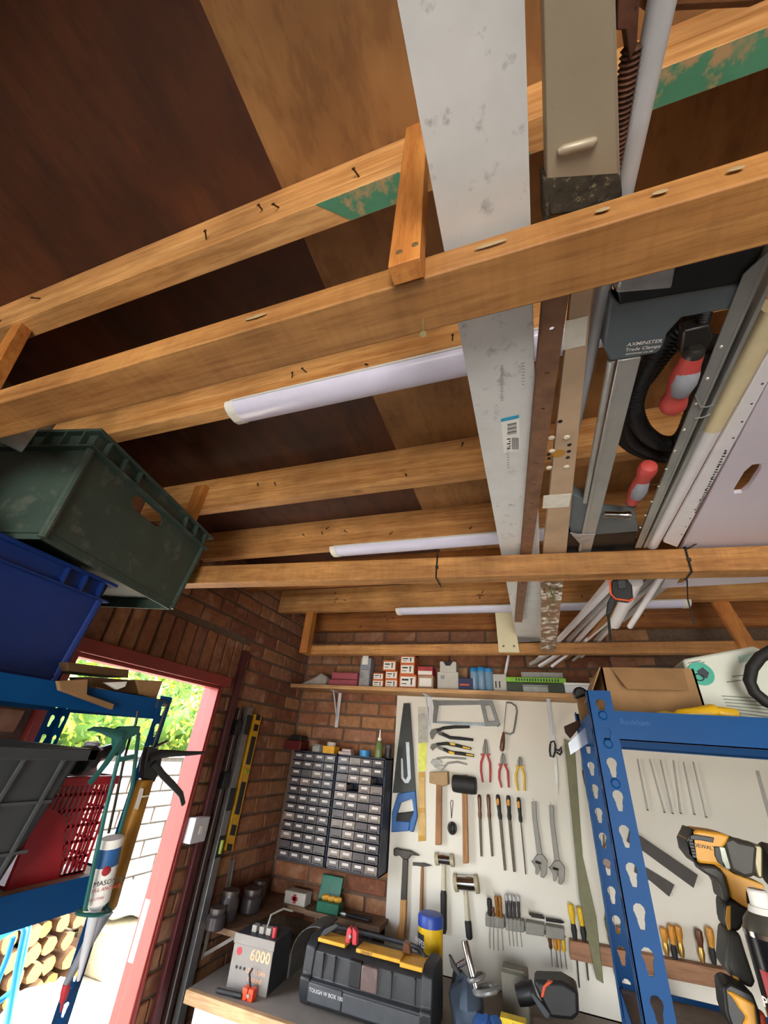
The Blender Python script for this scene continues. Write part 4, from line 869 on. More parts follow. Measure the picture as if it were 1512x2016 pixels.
# saws
t = hang('hand_saw', 'hand saw with dark blade and blue handle on the tool board', 'saw')
pr(t, 'blade', M('saw_blade', '#3d3f3d', .4, .6, var=.1), K2, [(196, 124), (243, 124), (268, 500), (285, 760), (118, 760), (150, 480)], .0015, .012)
pr(t, 'handle', blug, K2, [(155, 765), (278, 745), (292, 930), (262, 1040), (235, 1030), (240, 960), (268, 890), (255, 800), (175, 830), (150, 900), (140, 960), (240, 965), (230, 1030), (108, 1040), (112, 900)], .024, 0, .003)
pr(t, 'grip', bkr, K2, [(150, 905), (268, 890), (245, 960), (215, 1025), (118, 1030), (130, 960)], .018, .001, .003)
pm_ = M('blade_print', '#c9d2d6', .5)
part(t, 'printed_hook', pm_, lambda q: q.prism(K2(PY(YP-.0142), (212, 400), (236, 400), (248, 655), (230, 690), (205, 690), (180, 655), (178, 515), (190, 515), (196, 650), (212, 668), (226, 640)), (0, .0006, 0)))
for v_ in (150, 172): lt(t, 'rivet', silver, K2, (222, v_), (222, v_+.1), [(0, .004), (1, .004)], .013, 8)
t = hang('hacksaw', 'grey hacksaw hung level at the top of the tool board', 'saw')
gfr = M('hacksaw_grey', '#6d6d6c', .4, .4)
pr(t, 'front_post', gfr, K2, [(400, 100), (432, 104), (440, 150), (424, 262), (402, 262), (410, 150)], .016, .004)
pr(t, 'spine', gfr, K2, [(428, 106), (748, 108), (748, 132), (430, 138)], .016, .004)
pr(t, 'handle', gfr, K2, [(735, 104), (825, 106), (878, 272), (860, 285), (770, 285), (790, 255), (845, 250), (808, 135), (770, 138), (795, 255), (775, 280)], .02, .003)
pr(t, 'blade', M('blade_blue', '#7d8a94', .35, .6), K2, [(418, 252), (782, 268), (784, 286), (420, 266)], .001, .012)
lt(t, 'wing_nut', gfr, K2, (858, 285), (876, 272), [(0, .008), (.5, .005), (1, .008)], .012, 8)
t = hang('coping_saw', 'coping saw with thin bowed frame and wooden handle', 'saw')
tb(t, 'frame', gfr, K2, [(925, 118), (960, 122), (992, 145), (1000, 180), (988, 260), (975, 330), (950, 344), (915, 335)], .0045)
tb(t, 'blade', dsteel, K2, [(924, 120), (906, 332)], .0015, .006); lt(t, 'handle', brownw, K2, (906, 330), (892, 466), [(0, .006), (.15, .008), (.5, .0125), (.85, .013), (.97, .009), (1, .004)])
# rules
t = hang('steel_rule', 'steel rule with a lime yellow strip in a clear sleeve', 'rule')
pr(t, 'blade', silver, K2, [(302, 200), (372, 190), (362, 400), (302, 405)], .0015, .001, 0); pr(t, 'strip', M('lime_yellow', '#d8dc5a', .5), K2, [(302, 405), (362, 400), (356, 600), (302, 612)], .0015, .001, 0)
pr(t, 'sleeve', M('clear_sleeve', '#d8d4c8', .15, alpha=.35), K2, [(298, 150), (376, 150), (372, 400), (300, 408)], .0006, .004, 0)
t = hang('folding_rule', 'boxwood folding rule with brass ends hung below the steel rule', 'rule')
pr(t, 'leaf', M('boxwood', '#c9a35c', .5, var=.12), K2, [(300, 615), (345, 610), (352, 1100), (300, 1105)], .007, 0)
for a in (612, 865, 1062): pr(t, 'brass_joint', brass, K2, [(302, a), (346, a), (347, a+38), (302, a+38)], .0015, .007, 0)
# pliers: two jaws on a pivot, two handles
def pliers(name, lab, k, head, arms, hm, r, jm=steel, extra=None):
    t = hang(name, lab, 'pliers')
    for h in head: pr(t, 'jaw', jm, k, h, .010, .002, .0015)
    for a in arms: tb(t, 'handle', hm, k, a, [r*.85, r*1.0, r*1.0, r*.8][:len(a)] if len(a) == 4 else r, None, 10)
    return t
t = pliers('water_pump_pliers', 'black water pump pliers uppermost of the three lying level', K2, [[(380, 335), (395, 310), (440, 300), (445, 330), (420, 345), (400, 380), (388, 375)], [(430, 310), (520, 352), (520, 378), (440, 345)]], [[(432, 318), (480, 300), (560, 292), (665, 292)], [(470, 340), (525, 368), (600, 374), (690, 384)]], bkr, .0085)
pr(t, 'slot', dsteel, K2, [(445, 328), (495, 352), (492, 366), (448, 342)], .001, .012, 0)
t = pliers('water_pump_pliers', 'black and yellow water pump pliers, middle of the three lying level', K2, [[(382, 440), (395, 412), (440, 405), (450, 430), (420, 440), (400, 460)], [(430, 420), (510, 455), (515, 480), (440, 448)]], [[(432, 415), (500, 410), (580, 425), (675, 448)], [(480, 448), (530, 472), (610, 482), (695, 497)]], bkr, .0085)
for a in ([(520, 400), (560, 408), (562, 424), (530, 420)], [(515, 462), (555, 470), (556, 488), (520, 484)], [(615, 428), (670, 442), (668, 452), (615, 440)], [(640, 482), (690, 490), (690, 500), (640, 492)]): pr(t, 'yellow_inlay', yelg, K2, a, .002, .0162, 0)
t = pliers('locking_pliers', 'silver locking pliers, lowest of the three lying level', K2, [[(385, 545), (400, 520), (450, 520), (470, 545), (430, 560), (410, 570)], [(410, 575), (460, 560), (490, 575), (460, 602)]], [[(430, 515), (500, 508), (560, 512), (640, 518)], [(470, 590), (510, 548), (580, 540), (645, 558)]], silver, .005, silver)
def combi(name, lab, k, x, y0, y1, y2, w, hm, lean=0):
    t = pliers(name, lab, k, [[(x-w*.3, y0+10), (x-2, y0), (x-2, y1), (x-w*.75, y1), (x-w*.7, y1-40)], [(x+w*.3, y0+10), (x+2, y0), (x+2, y1), (x+w*.75, y1), (x+w*.7, y1-40)]],
               [[(x-w*.35, y1-4), (x-w*1.15+lean, y1+(y2-y1)*.3), (x-w*1.2+lean, y1+(y2-y1)*.6), (x-w*.75+lean*2, y2)], [(x+w*.35, y1-4), (x+w*1.15+lean, y1+(y2-y1)*.3), (x+w*1.25+lean, y1+(y2-y1)*.6), (x+w*1.2+lean*2, y2)]], hm, .0062)
    lt(t, 'pivot', dsteel, k, (x, y1-12), (x, y1-11), [(0, .005), (1, .005)], .013, 8)
    for s in (-1, 1): pr(t, 'thumb_guard', hm, k, [(x+s*w*.3, y1), (x+s*w*1.3, y1-4), (x+s*w*1.2, y1+12), (x+s*w*.4, y1+14)], .008, .002)
    return t
combi('combination_pliers', 'larger red handled pliers hung beside the black pair', K2, 776, 376, 484, 685, 27, redg, 1)
combi('combination_pliers', 'smaller red handled pliers hung beside the yellow cutters', K2, 900, 474, 556, 722, 26, redg, 5)
combi('side_cutters', 'yellow handled side cutters on the tool board', K2, 1020, 500, 568, 745, 24, yelg, 2)
# mallets
t = hang('wooden_mallet', 'wooden mallet with a square head on the tool board', 'mallet')
pr(t, 'head', M('mallet_beech', '#a08258', .55, var=.12), K2, [(378, 612), (508, 608), (512, 700), (480, 714), (378, 690)], .05, 0, .004); pr(t, 'handle', wtool, K2, [(427, 700), (466, 704), (463, 1130), (420, 1130)], .016, .015, .003)
t = hang('rubber_mallet', 'black rubber mallet with a long wooden handle', 'mallet')
lt(t, 'head', bkr, K2, (545, 690), (712, 710), [(0, .034), (.03, .038), (.2, .040), (.8, .040), (.97, .038), (1, .034)], .041, 18); pr(t, 'handle', wtool, K2, [(610, 755), (645, 755), (656, 1260), (617, 1262)], .018, .018, .003); pr(t, 'handle_end', wtool, K2, [(604, 632), (648, 632), (648, 652), (604, 652)], .016, .02, .002)
t = hang('wire_whisk', 'small twisted wire whisk hanging between the two mallets', 'whisk')
tb(t, 'loop', bkr, K2, [(536, 940), (532, 880), (528, 830), (536, 810), (546, 815), (546, 840), (540, 890), (537, 940)], .0016)
c = K2(PY(YP-.016), (540, 1010))[0]
part(t, 'wire_cage', dsteel, lambda q: [q.tube([c+V((math.cos(a)*math.sin(th)*.023, math.sin(a)*math.sin(th)*.014, math.cos(th)*.026)) for th in [math.pi*j/8 for j in range(9)]], .0016, 5) for a in [k*.628 for k in range(10)]])
part(t, 'wire_core', bkr, lambda q: q.ball(c, (.018, .010, .02)))
# files
def filet(lab, a, m, b, hm, r, bw, thin=False, inlay=None):
    t = hang('hand_file', lab, 'file'); lt(t, 'handle', hm, K2, a, m, [(0, .004), (.04, r*.8), (.15, r), (.45, r*.9), (.7, r*.75), (.85, r*.95), (1, r*.7)])
    if thin: tb(t, 'shank', dsteel, K2, [m, b], .0028, .006)
    else: pr(t, 'blade', M('file_steel', '#4d443a', .5, .6, var=.2, scale=80, bmp=.3), K2, [(m[0]-bw, m[1]-6), (m[0]+bw, m[1]-6), (b[0]+bw*.8, b[1]), (b[0]-bw*.8, b[1])], .005, .003)
    if inlay: lt(t, 'yellow_inlay', inlay, K2, (a[0]+1, a[1]+10), (a[0]+4, a[1]+85), [(0, .002), (.3, r*.75), (.8, r*.75), (1, .002)], r+.004, 10)
    lt(t, 'ferrule', brass, K2, (m[0]-.5, m[1]-14), m, [(0, r*.75), (1, r*.7)])
ygw = M('ochre_handle', '#c98a2e', .4)
filet('brown handled file next to the long rubber mallet', (733, 770), (738, 942), (748, 1210), brownw, .0105, 10)
filet('brown handled file, second from the rubber mallet', (796, 770), (805, 942), (825, 1210), brownw, .0105, 10)
filet('black and ochre handled file, third from the rubber mallet', (863, 770), (882, 948), (916, 1310), bkr, .0115, 11, False, ygw)
filet('black and ochre handled rasp, longest of the row', (937, 776), (948, 952), (982, 1320), bkr, .0115, 12, False, ygw)
filet('thin round file with an ochre handle beside the spanners', (1010, 790), (1027, 968), (1062, 1336), bkr, .0105, 0, True, ygw)
# adjustable spanners
def spanner(lab, a, b, j, s=1):
    t = hang('adjustable_spanner', lab, 'spanner'); (ax, ay), (bx, by), (jx, jy) = a, b, j
    pr(t, 'handle', M('spanner_steel', '#716e68', .45, .4, var=.1), K2, [(ax-16, ay), (ax+16, ay), (ax+22, ay+120), (bx+20, by), (bx-18, by), (ax-10, ay+120)], .009, .004, .002)
    pr(t, 'head', steel, K2, [(bx-18, by-5), (bx+20, by-5), (bx+55, by+40), (jx+22, jy-80), (jx+18, jy-30), (jx-5, jy), (jx-25, jy-8), (jx-18, jy-40), (jx-25, jy-70), (bx+2, by+62), (bx-45, by+55), (bx-48, by+40)], .014, .002, .002)
    pr(t, 'moving_jaw', steel, K2, [(bx-62, by+40), (bx-10, by+62), (bx+8, by+100), (jx-48, jy-22), (jx-62, jy-30), (bx-30, by+90)], .012, .003, .0015)
    lt(t, 'worm', chrome, K2, (bx-30, by+44), (bx+12, by+60), [(i/8, .005 if i % 2 else .004) for i in range(9)], .018, 8); tb(t, 'hook', silver, K2, [(ax-8, ay-24), (ax-2, ay-5), (ax+4, ay+8)], .0015, .012)
spanner('adjustable spanner next to the row of files', (1119, 822), (1160, 1200), (1192, 1365)); spanner('adjustable spanner next to the olive strip', (1243, 848), (1284, 1245), (1318, 1412))
t = hang('scissors', 'scissors with black loops hung near the rack post', 'scissors')
tb(t, 'loop', bkr, K2, [(1240, 400), (1262, 392), (1272, 420), (1270, 470), (1258, 505), (1238, 500), (1232, 460), (1235, 420)], .0048, None, 8, close=True); tb(t, 'loop', bkr, K2, [(1272, 450), (1300, 460), (1312, 432), (1316, 470), (1305, 490), (1280, 470)], .0048, None, 8)
pr(t, 'blade', silver, K2, [(1256, 510), (1278, 505), (1290, 640), (1284, 772), (1268, 640)], .002, .004, 0)
lt(t, 'pivot', dsteel, K2, (1270, 545), (1270, 546), [(0, .004), (1, .004)], .007, 8)
# hammers
t = hang('claw_hammer', 'claw hammer with long wooden handle at the edge of the board', 'hammer')
pr(t, 'head', dsteel, K4, [(118, 108), (132, 102), (178, 112), (232, 120), (292, 156), (240, 150), (214, 182), (180, 176), (158, 152), (130, 158), (118, 150)], .026, .004, .003)
pr(t, 'neck', dsteel, K4, [(180, 172), (216, 180), (206, 455), (166, 455)], .016, .008, .003); pr(t, 'handle', wood('hammer_ash', '#a8763a', '#c9995a', 'z', knots=False, fine=30), K4, [(164, 452), (206, 452), (200, 600), (185, 745), (130, 718), (158, 600)], .022, .005, .004)
t = hang('pin_hammer', 'slim pin hammer with a thin wooden handle', 'hammer')
pr(t, 'head', dsteel, K4, [(248, 200), (300, 204), (325, 204), (378, 222), (325, 228), (300, 226), (272, 222), (250, 222)], .014, .004, .002); lt(t, 'handle', wtool, K4, (314, 225), (306, 600), [(0, .006), (.1, .0075), (.5, .0085), (1, .0095)], .012)
def soft(lab, hd, neck, grip_, r):
    t = hang('soft_faced_hammer', lab, 'hammer'); a, b = hd
    lt(t, 'head', chrome, K4, (a[0]+20, a[1]), (b[0]-20, b[1]), [(0, r*.82), (1, r*.82)], r+.002, 18)
    for p, q_ in ((a, (a[0]+24, a[1])), ((b[0]-24, b[1]), b)): lt(t, 'face', M('nylon_face', '#a59a7c', .5), K4, p, q_, [(0, r*.9), (.1, r), (1, r)], r+.002, 18)
    lt(t, 'shaft', M('ivory_shaft', '#bdb49a', .5), K4, neck[0], neck[1], [(0, .010), (1, .012)], .016); lt(t, 'grip', bkr, K4, grip_[0], grip_[1], [(0, .012), (.1, .0155), (.9, .0145), (1, .009)], .0165)
    return t
soft('small soft faced hammer with a black grip next to the pin hammer', ((402, 175), (528, 185)), ((460, 210), (458, 388)), ((458, 386), (460, 680)), .025)
soft('large soft faced hammer with a polished head by the grey tool bins', ((530, 335), (694, 345)), ((607, 388), (622, 595)), ((622, 590), (634, 720)), .034)
# grey tool bins with drivers
binm = M('grey_bin', '#807d74', .55); t = hang('tool_bin_rail', 'row of four grey bins holding screwdrivers on the tool board', 'rack')
for i in range(4):
    x0, x1 = 742+i*136, 742+i*136+126; d = i*26
    pr(t, 'bin', binm, K4, [(x0, 548+d), (x1, 570+d), (x1, 658+d-8), (x0, 632+d)], .045, 0, .003)
pr(t, 'rail', binm, K4, [(740, 575), (1275, 690), (1290, 706), (1275, 712), (742, 618)], .006, 0)
def driver(lab, k, a, m, b, hm, r, group, off=.02, cap=None):
    t = hang('screwdriver', lab, 'screwdriver', group); lt(t, 'handle', hm, k, a, m, [(0, r*.5), (.06, r), (.4, r), (.6, r*.8), (.85, r*.95), (1, r*.6)], off, 10); tb(t, 'shaft', silver, k, [m, b], .0022, off, 6)
    if cap: lt(t, 'cap', cap, k, a, ((a[0]*.75+m[0]*.25), (a[1]*.75+m[1]*.25)), [(0, r*.55), (.2, r*1.06), (1, r*1.06)], off, 10)
amber = M('amber_handle', '#8a5a22', .2, var=.2)
driver('screwdriver with a black ball top in the first grey bin', K4, (768, 440), (772, 560), (772, 780), bkr, .0115, 'drivers in the grey bins', .048)
driver('brown handled screwdriver in the first bin beside the black one', K4, (792, 500), (795, 562), (798, 790), brownw, .008, 'drivers in the grey bins', .049)
driver('amber screwdriver in the first bin, nearer the chrome ones', K4, (812, 422), (826, 570), (828, 795), amber, .0085, 'drivers in the grey bins', .05)
driver('amber screwdriver in the first bin at its chrome side', K4, (838, 424), (848, 575), (862, 795), amber, .0085, 'drivers in the grey bins', .05)
for i, x in enumerate((882, 908, 934, 962)):
    driver('clear and black driver in the second bin, %s' % ('next to the amber drivers', 'second from the amber drivers', 'third from the amber drivers', 'next to the third bin')[i], K4, (x, 414+(i > 1)*8), (x+8, 575), (x+26, 760+i*4), M('clear_black_handle', '#3a3a3c', .15), .0075, 'drivers in the grey bins', .05, M('clear_cap', '#a8a8a4', .15))
t = hang('drill_bit_set', 'dark drill bits lying across the third grey bin', 'bits')
for i in range(3): tb(t, 'bit', dsteel, K4, [(1035+i*8, 545+i*8), (1130+i*6, 560+i*8)], .004, .03+i*.004)
t = hang('black_gouge', 'black tool lying across the fourth grey bin', 'tool'); tb(t, 'shaft', bkr, K4, [(1150, 585), (1255, 600)], .006, .03); lt(t, 'tip', dsteel, K4, (1255, 600), (1275, 604), [(0, .006), (1, .002)], .03)
for i, (x, m) in enumerate(((1172, brownw), (1208, M('ochre_handle', '#c98a2e', .4)), (1232, M('ochre_handle', '#c98a2e', .4)), (1265, yelg))):
    driver('short handled driver hanging under the fourth bin, %s' % ('brown one', 'ochre one next to the brown', 'ochre one next to the yellow', 'yellow one')[i], K4, (x, 690+i*6), (x+12, 785+i*6), (x+22+i*2, 905+i*5), m, .0085, 'drivers under the grey bins', .014)
# brown tool batten with chisels
bat = wood('batten_pine', '#8a6042', '#a87a58', 'x', knots=False)
t = hang('tool_batten', 'brown timber batten with slots holding chisels along the wall', 'batten')
part(t, 'timber', bat, lambda q: q.prism(K6(PY(YP-.04), (145, 880), (1330, 1105), (1330, 1245), (150, 1012)), (0, .04, 0)), .002)
for i, (x, y, l, c1, c2_) in enumerate(((150, 625, 250, yelg, 'yellow topped driver, first in the batten by the olive strip'), (215, 650, 235, yelg, 'yellow topped driver, second in the batten by the olive strip'), (410, 740, 170, oliv, 'olive handled chisel between the two blue posts'), (488, 785, 150, amber, 'round amber handled chisel between the two blue posts'),
        (790, 790, 190, ygw, 'ochre chisel just past the wide blue post'), (840, 770, 250, ygw, 'black collared chisel second past the wide blue post'), (890, 775, 220, ygw, 'ochre chisel third past the wide blue post'), (1030, 800, 230, brownw, 'brown chisel starting the second group in the batten'), (1105, 785, 260, ygw, 'black and ochre chisel in the second group'), (1200, 835, 200, ygw, 'ochre chisel half hidden behind the cordless drill'), (1262, 850, 200, ygw, 'last ochre chisel beside the drill handle'))):
    t = hang('chisel', c2_, 'chisel', 'chisels in the batten'); o = .022; l2 = l*.55
    lt(t, 'handle', c1, K6, (x, y), (x+l2*.14, y+l2), [(0, .007), (.08, .013), (.5, .0142), (.8, .0105), (1, .009)], o+.001, 10); lt(t, 'collar', bkr if i in (0, 1, 5, 8) else brass, K6, (x+l2*.14, y+l2), (x+l*.14, y+l), [(0, .009), (.4, .012), (1, .008)], o, 10)
    if i < 3: tb(t, 'shaft', dsteel, K6, [(x+l*.14, y+l), (x+l*.16+22, y+l+330-i*60)], .003, o, 6)
# right part of the board: skewers, screwdriver, squares, cable
for i, (a, b) in enumerate((((613, 540), (683, 886)), ((698, 540), (800, 902)), ((772, 545), (856, 910)), ((862, 550), (913, 910)), ((932, 560), (1006, 916)), ((1000, 560), (1088, 936)))):
    t = hang('long_hex_key', ('thin steel hex key first past the wide blue post', 'thin steel hex key second past the wide blue post', 'thin steel hex key third past the wide blue post', 'thin steel hex key fourth past the wide blue post', 'thin steel hex key fifth past the wide blue post', 'thin steel hex key farthest from the wide blue post')[i], 'hex key', 'hex keys on the right of the tool board')
    tb(t, 'rod', silver, K5, [a, b], .0026, .012, 6); tb(t, 'tip', dsteel, K5, [b, (b[0]-2, b[1]+8)], .004, .008, 6)
driver('long screwdriver with a turned brown handle between the blue posts', K5, (252, 610), (300, 850), (346, 1135), brownw, .0165, 'long screwdrivers', .02)
t = hang('white_block', 'white plastic block above the turned brown screwdriver', 'block'); pr(t, 'block', whp, K5, [(230, 560), (265, 530), (285, 560), (285, 625), (240, 632)], .03, 0, .003)
t = hang('try_square', 'large dark steel square with a brown wooden stock hung askew', 'square')
pr(t, 'blade', M('blackened_steel', '#37322f', .5, .5), K6, [(560, 110), (640, 165), (1030, 430), (1000, 520), (655, 268), (540, 200)], .004, .01); pr(t, 'stock', brownw, K6, [(412, 168), (345, 335), (420, 392), (450, 300), (470, 200)], .018, .002, .002)
t = hang('steel_bar', 'short dark steel bar tucked under the large square', 'bar'); pr(t, 'bar', M('blackened_steel', '#37322f', .5, .5), K6, [(600, 340), (685, 385), (868, 498), (832, 580), (700, 470), (590, 410)], .005, .003)
t = hang('olive_cable', 'thin olive cable hanging down between the blue posts', 'cable'); tb(t, 'cable', oliv, K6, [(380, 150), (378, 340), (398, 480), (400, 600), (392, 740)], .004)
t = hang('steel_ruler', 'long thin steel ruler hung at the right end of the tool board', 'rule'); pr(t, 'blade', silver, K5, [(1425, 620), (1450, 620), (1560, 1010), (1530, 1010)], .002, .001, 0)
t = hang('olive_strip', 'tall olive painted strip standing beside the far blue post', 'strip')
p = K5(PY(2.2), (112, 330), (140, 400), (175, 900), (240, 1260)); p2 = K6(PY(2.2), (120, 0), (200, 300), (260, 700), (330, 1100)); 
part(t, 'strip', oliv, lambda q: q.prism([*K5(PY(YP-.061), (108, 400), (180, 430)), *K6(PY(YP-.061), (235, 300), (330, 720), (380, 1180), (330, 1150), (215, 600))], (0, .02, 0)), .002)
# ================================================================== drawer cabinets
navy = M('navy_cabinet', '#20283a', .5, var=.1); drm = M('smoky_drawer', '#5d5a5c', .25, var=.12, alpha=.9); drw = M('warm_drawer', '#8a8078', .25, var=.2, alpha=.9); lbl = M('drawer_label', '#d0cac4', .6, var=.05)
def cabinet(lab, xa, xb, zb, zt, mat, skip, warm, seed):
    t = thing('drawer_cabinet', lab, 'cabinet', 'small parts cabinets'); yf = 2.445; rn = random.Random(seed)
    part(t, 'carcass', navy, lambda q: q.box((xa, yf+.012, zb), (xa+.006, YB-.002, zt)).box((xb-.006, yf+.012, zb), (xb, YB-.002, zt)).box((xa, YB-.01, zb), (xb, YB-.002, zt)).box((xa, yf+.012, zt-.006), (xb, YB-.002, zt)).box((xa, yf+.012, zb), (xb, YB-.002, zb+.006)))
    rows, cols = 12, 4; ph = (zt-zb-.012)/rows; pw = (xb-xa-.012)/cols
    for r in range(1, rows): part(t, 'divider', navy, lambda q: q.box((xa+.006, yf+.016, zb+.006+r*ph-.0015), (xb-.006, YB-.01, zb+.006+r*ph+.0015)))
    proto = None
    for r in range(rows):
        for c in range(cols):
            if (r, c) in skip: continue
            x, z = xa+.006+c*pw, zt-.006-(r+1)*ph
            if proto is None:
                x0, z0 = x, z
                proto = part(t, 'drawer', mat, lambda q: q.box((x+.002, yf, z+.003), (x+pw-.002, yf+.004, z+ph-.004)).box((x+.004, yf+.004, z+.003), (x+pw-.004, yf+.10, z+.006)).box((x+.004, yf+.004, z+.003), (x+.006, yf+.10, z+ph-.012)).box((x+pw-.006, yf+.004, z+.003), (x+pw-.004, yf+.10, z+ph-.012)).prism([(x+.012, yf, z+.006), (x+pw-.012, yf, z+.006), (x+pw-.014, yf-.008, z+.004), (x+.014, yf-.008, z+.004)], (0, 0, .003)))
                lp = part(proto, 'label', lbl, lambda q: q.box((x+pw*.26, yf-.0008, z+ph*.46), (x+pw*.76, yf, z+ph*.72))); o = proto; l = lp
            else:
                o = copyto(proto, (x-x0, 0, z-z0), t)
                if rn.random() < .88: copyto(lp, (x-x0, 0, z-z0), o)
            if rn.random() < warm: o.material_slots[0].link = 'OBJECT'; o.material_slots[0].material = drw
cz0, cz1 = 1.212, 1.712
cabinet('drawer cabinet of smoky drawers, the one at the brick corner', -1.405, -1.118, cz0, cz1, drm, [], .06, 1)
cabinet('drawer cabinet with two drawers missing, the one next to the saw', -1.112, -.822, cz0, cz1, drm, [(2, 3), (3, 1)], .55, 2)
CT = cz1
def ontop(px): return PY(2.5)(380+px*.2778, 1480).x
t = thing('toolbox', 'small dark red metal box on the cabinet by the corner', 'box'); x = ontop(660)
part(t, 'body', M('dark_red_metal', '#5a1c1c', .4), lambda q: q.box((x, 2.46, CT), (x+.115, 2.56, CT+.05)), .004); part(t, 'lid', M('black_plastic'), lambda q: q.prism([(x+.02, 2.47, CT+.05), (x+.105, 2.47, CT+.05), (x+.1, 2.47, CT+.078), (x+.03, 2.47, CT+.078)], (0, .08, 0)), .004)
t = thing('clear_tub', 'small clear tub on the cabinet between red box and yellow box', 'tub'); x = ontop(860)
part(t, 'tub', M('clear_plastic'), lambda q: q.box((x, 2.46, CT), (x+.05, 2.52, CT+.035)), .008); part(t, 'lid', M('clear_plastic'), lambda q: q.box((x-.002, 2.458, CT+.035), (x+.052, 2.522, CT+.04)), .002)
t = thing('card_box', 'bright yellow card box on the drawer cabinets', 'box'); x = ontop(945)
part(t, 'carton', M('bright_yellow_card', '#e0a51e', .6), lambda q: q.box((x, 2.45, CT), (x+.072, 2.52, CT+.034)), .001); part(t, 'lid', M('bright_yellow_card'), lambda q: q.box((x-.001, 2.449, CT+.022), (x+.073, 2.521, CT+.036)), .001)
t = thing('tape_roll', 'roll of pale tape lying on the yellow card box', 'tape'); part(t, 'tape', M('pale_tape', '#c9c2b4', .5), lambda q: q.lathe((x+.035, 2.485, CT+.036), (x+.035, 2.485, CT+.056), [(0, .02), (0, .026), (1, .026), (1, .02)], 16)); part(t, 'core', chrome, lambda q: q.lathe((x+.035, 2.485, CT+.037), (x+.035, 2.485, CT+.055), [(0, .02), (1, .02)], 16))
t = thing('grease_case', 'pale pink flat case on the drawer cabinet', 'case'); x = ontop(1050)
part(t, 'base', M('pale_pink', '#b5a09c', .5), lambda q: q.box((x, 2.46, CT), (x+.08, 2.52, CT+.016)), .003); part(t, 'lid', M('pale_pink'), lambda q: q.box((x+.02, 2.462, CT+.016), (x+.075, 2.52, CT+.03)), .003)
t = thing('tape_roll', 'roll of blue tape on the drawer cabinet', 'tape'); x = ontop(1228); part(t, 'tape', bl, lambda q: q.rings([[V((x, 2.48, CT+.001+z))+V((math.cos(k*.39)*r, math.sin(k*.39)*r, 0)) for k in range(16)] for r, z in ((.015, 0), (.03, 0), (.03, .03), (.015, .03))], cap=False, close=True)); part(t, 'core', card, lambda q: q.rings([[V((x, 2.48, CT+.001+z))+V((math.cos(k*.39)*r, math.sin(k*.39)*r, 0)) for k in range(16)] for r, z in ((.012, 0), (.0155, 0), (.0155, .029), (.012, .029))], cap=False, close=True))
t = thing('glue_bottle', 'green glue bottle with a white nozzle on the cabinet', 'bottle'); x = ontop(1325); part(t, 'bottle', M('olive_green_bottle', '#6a7a4a', .3), lambda q: q.lathe((x, 2.48, CT), (x, 2.48, CT+.085), [(0, .02), (.05, .022), (.7, .022), (.9, .012), (1, .01)], 14)); part(t, 'nozzle', paperw, lambda q: q.lathe((x, 2.48, CT+.085), (x, 2.48, CT+.14), [(0, .011), (.25, .011), (.3, .006), (1, .0025)], 12))
t = thing('dark_jar', 'dark lidded jar beside the glue bottle on the cabinet', 'jar'); x = ontop(1385); part(t, 'jar', blk, lambda q: q.lathe((x, 2.5, CT), (x, 2.5, CT+.05), [(0, .018), (.1, .02), (1, .02)], 14)); part(t, 'lid', M('grey_lid', '#3a3a3c', .5), lambda q: q.lathe((x, 2.5, CT+.05), (x, 2.5, CT+.07), [(0, .021), (.9, .021), (1, .018)], 14))
# ================================================================== workbench
bz = .90
bt = M('dusty_worktop', '#8a8178', .7, var=.12, scale=8, dirt='#6b6258', dirtamt=.36); edge = wood('bench_edge', '#c9a070', '#e0bd90', 'x', knots=False)
t = thing('workbench', 'long dusty workbench with a pale timber edge and white front', 'workbench')
part(t, 'worktop', bt, lambda q: q.box((XL+.1, 1.945, bz-.035), (1.3, YP-.002, bz))); part(t, 'edge_strip', edge, lambda q: q.box((XL+.1, 1.92, bz-.036), (1.3, 1.945, bz+.001)), .003)
part(t, 'front_panel', paperw, lambda q: q.box((XL+.12, 1.975, .05), (1.28, 1.99, bz-.036)))
for x in (XL+.14, -.2, 1.2): part(t, 'leg', edge, lambda q: q.box((x, 1.992, 0), (x+.06, 2.05, bz-.036)))
# battery pack
t = thing('leisure_battery', 'grey battery with glowing orange figures printed on its front', 'battery'); gb = M('battery_grey', '#8a857f', .5, var=.06); gbd = M('battery_dark', '#2e2f33', .5)
b0, b1 = V((-1.285, 2.02, bz)), V((-1.105, 2.03, bz)); ub_ = (b1-b0).normalized(); vb = V((-ub_.y, ub_.x, 0)); wb_ = (b1-b0).length; hb = .155
part(t, 'case', gbd, lambda q: q.obox(b0, ub_*wb_, vb*.16, UP*hb), .004)
part(t, 'front_label', gb, lambda q: q.obox(b0-vb*.003, ub_*wb_, vb*.003, UP*hb), .001); part(t, 'top_lip', gb, lambda q: q.obox(b0-vb*.006-ub_*.004+UP*(hb-.03), ub_*(wb_+.008), vb*.006, UP*.03), .002)
glow = M('orange_figures', '#f0b48a', .6); rdl = M('label_red')
text(t, '6000', b0+ub_*.082+UP*.088-vb*.004, ub_, UP, .046, glow, bold=.02); text(t, '12V 110Ah', b0+ub_*.072+UP*.052-vb*.004, ub_, UP, .02, glow); text(t, 'MARINE', b0+ub_*.088+UP*.03-vb*.004, ub_, UP, .018, glow)
part(t, 'emblem', rdl, lambda q: q.lathe(b0+ub_*.03+UP*.105-vb*.0035, b0+ub_*.03+UP*.105-vb*.0045, [(0, .012), (1, .012)], 12))
for i in range(3): part(t, 'indicator', blk, lambda q: q.lathe(b0+ub_*(.03+i*.018)+UP*.06-vb*.003, b0+ub_*(.03+i*.018)+UP*.06-vb*.005, [(0, .005), (1, .005)], 8))
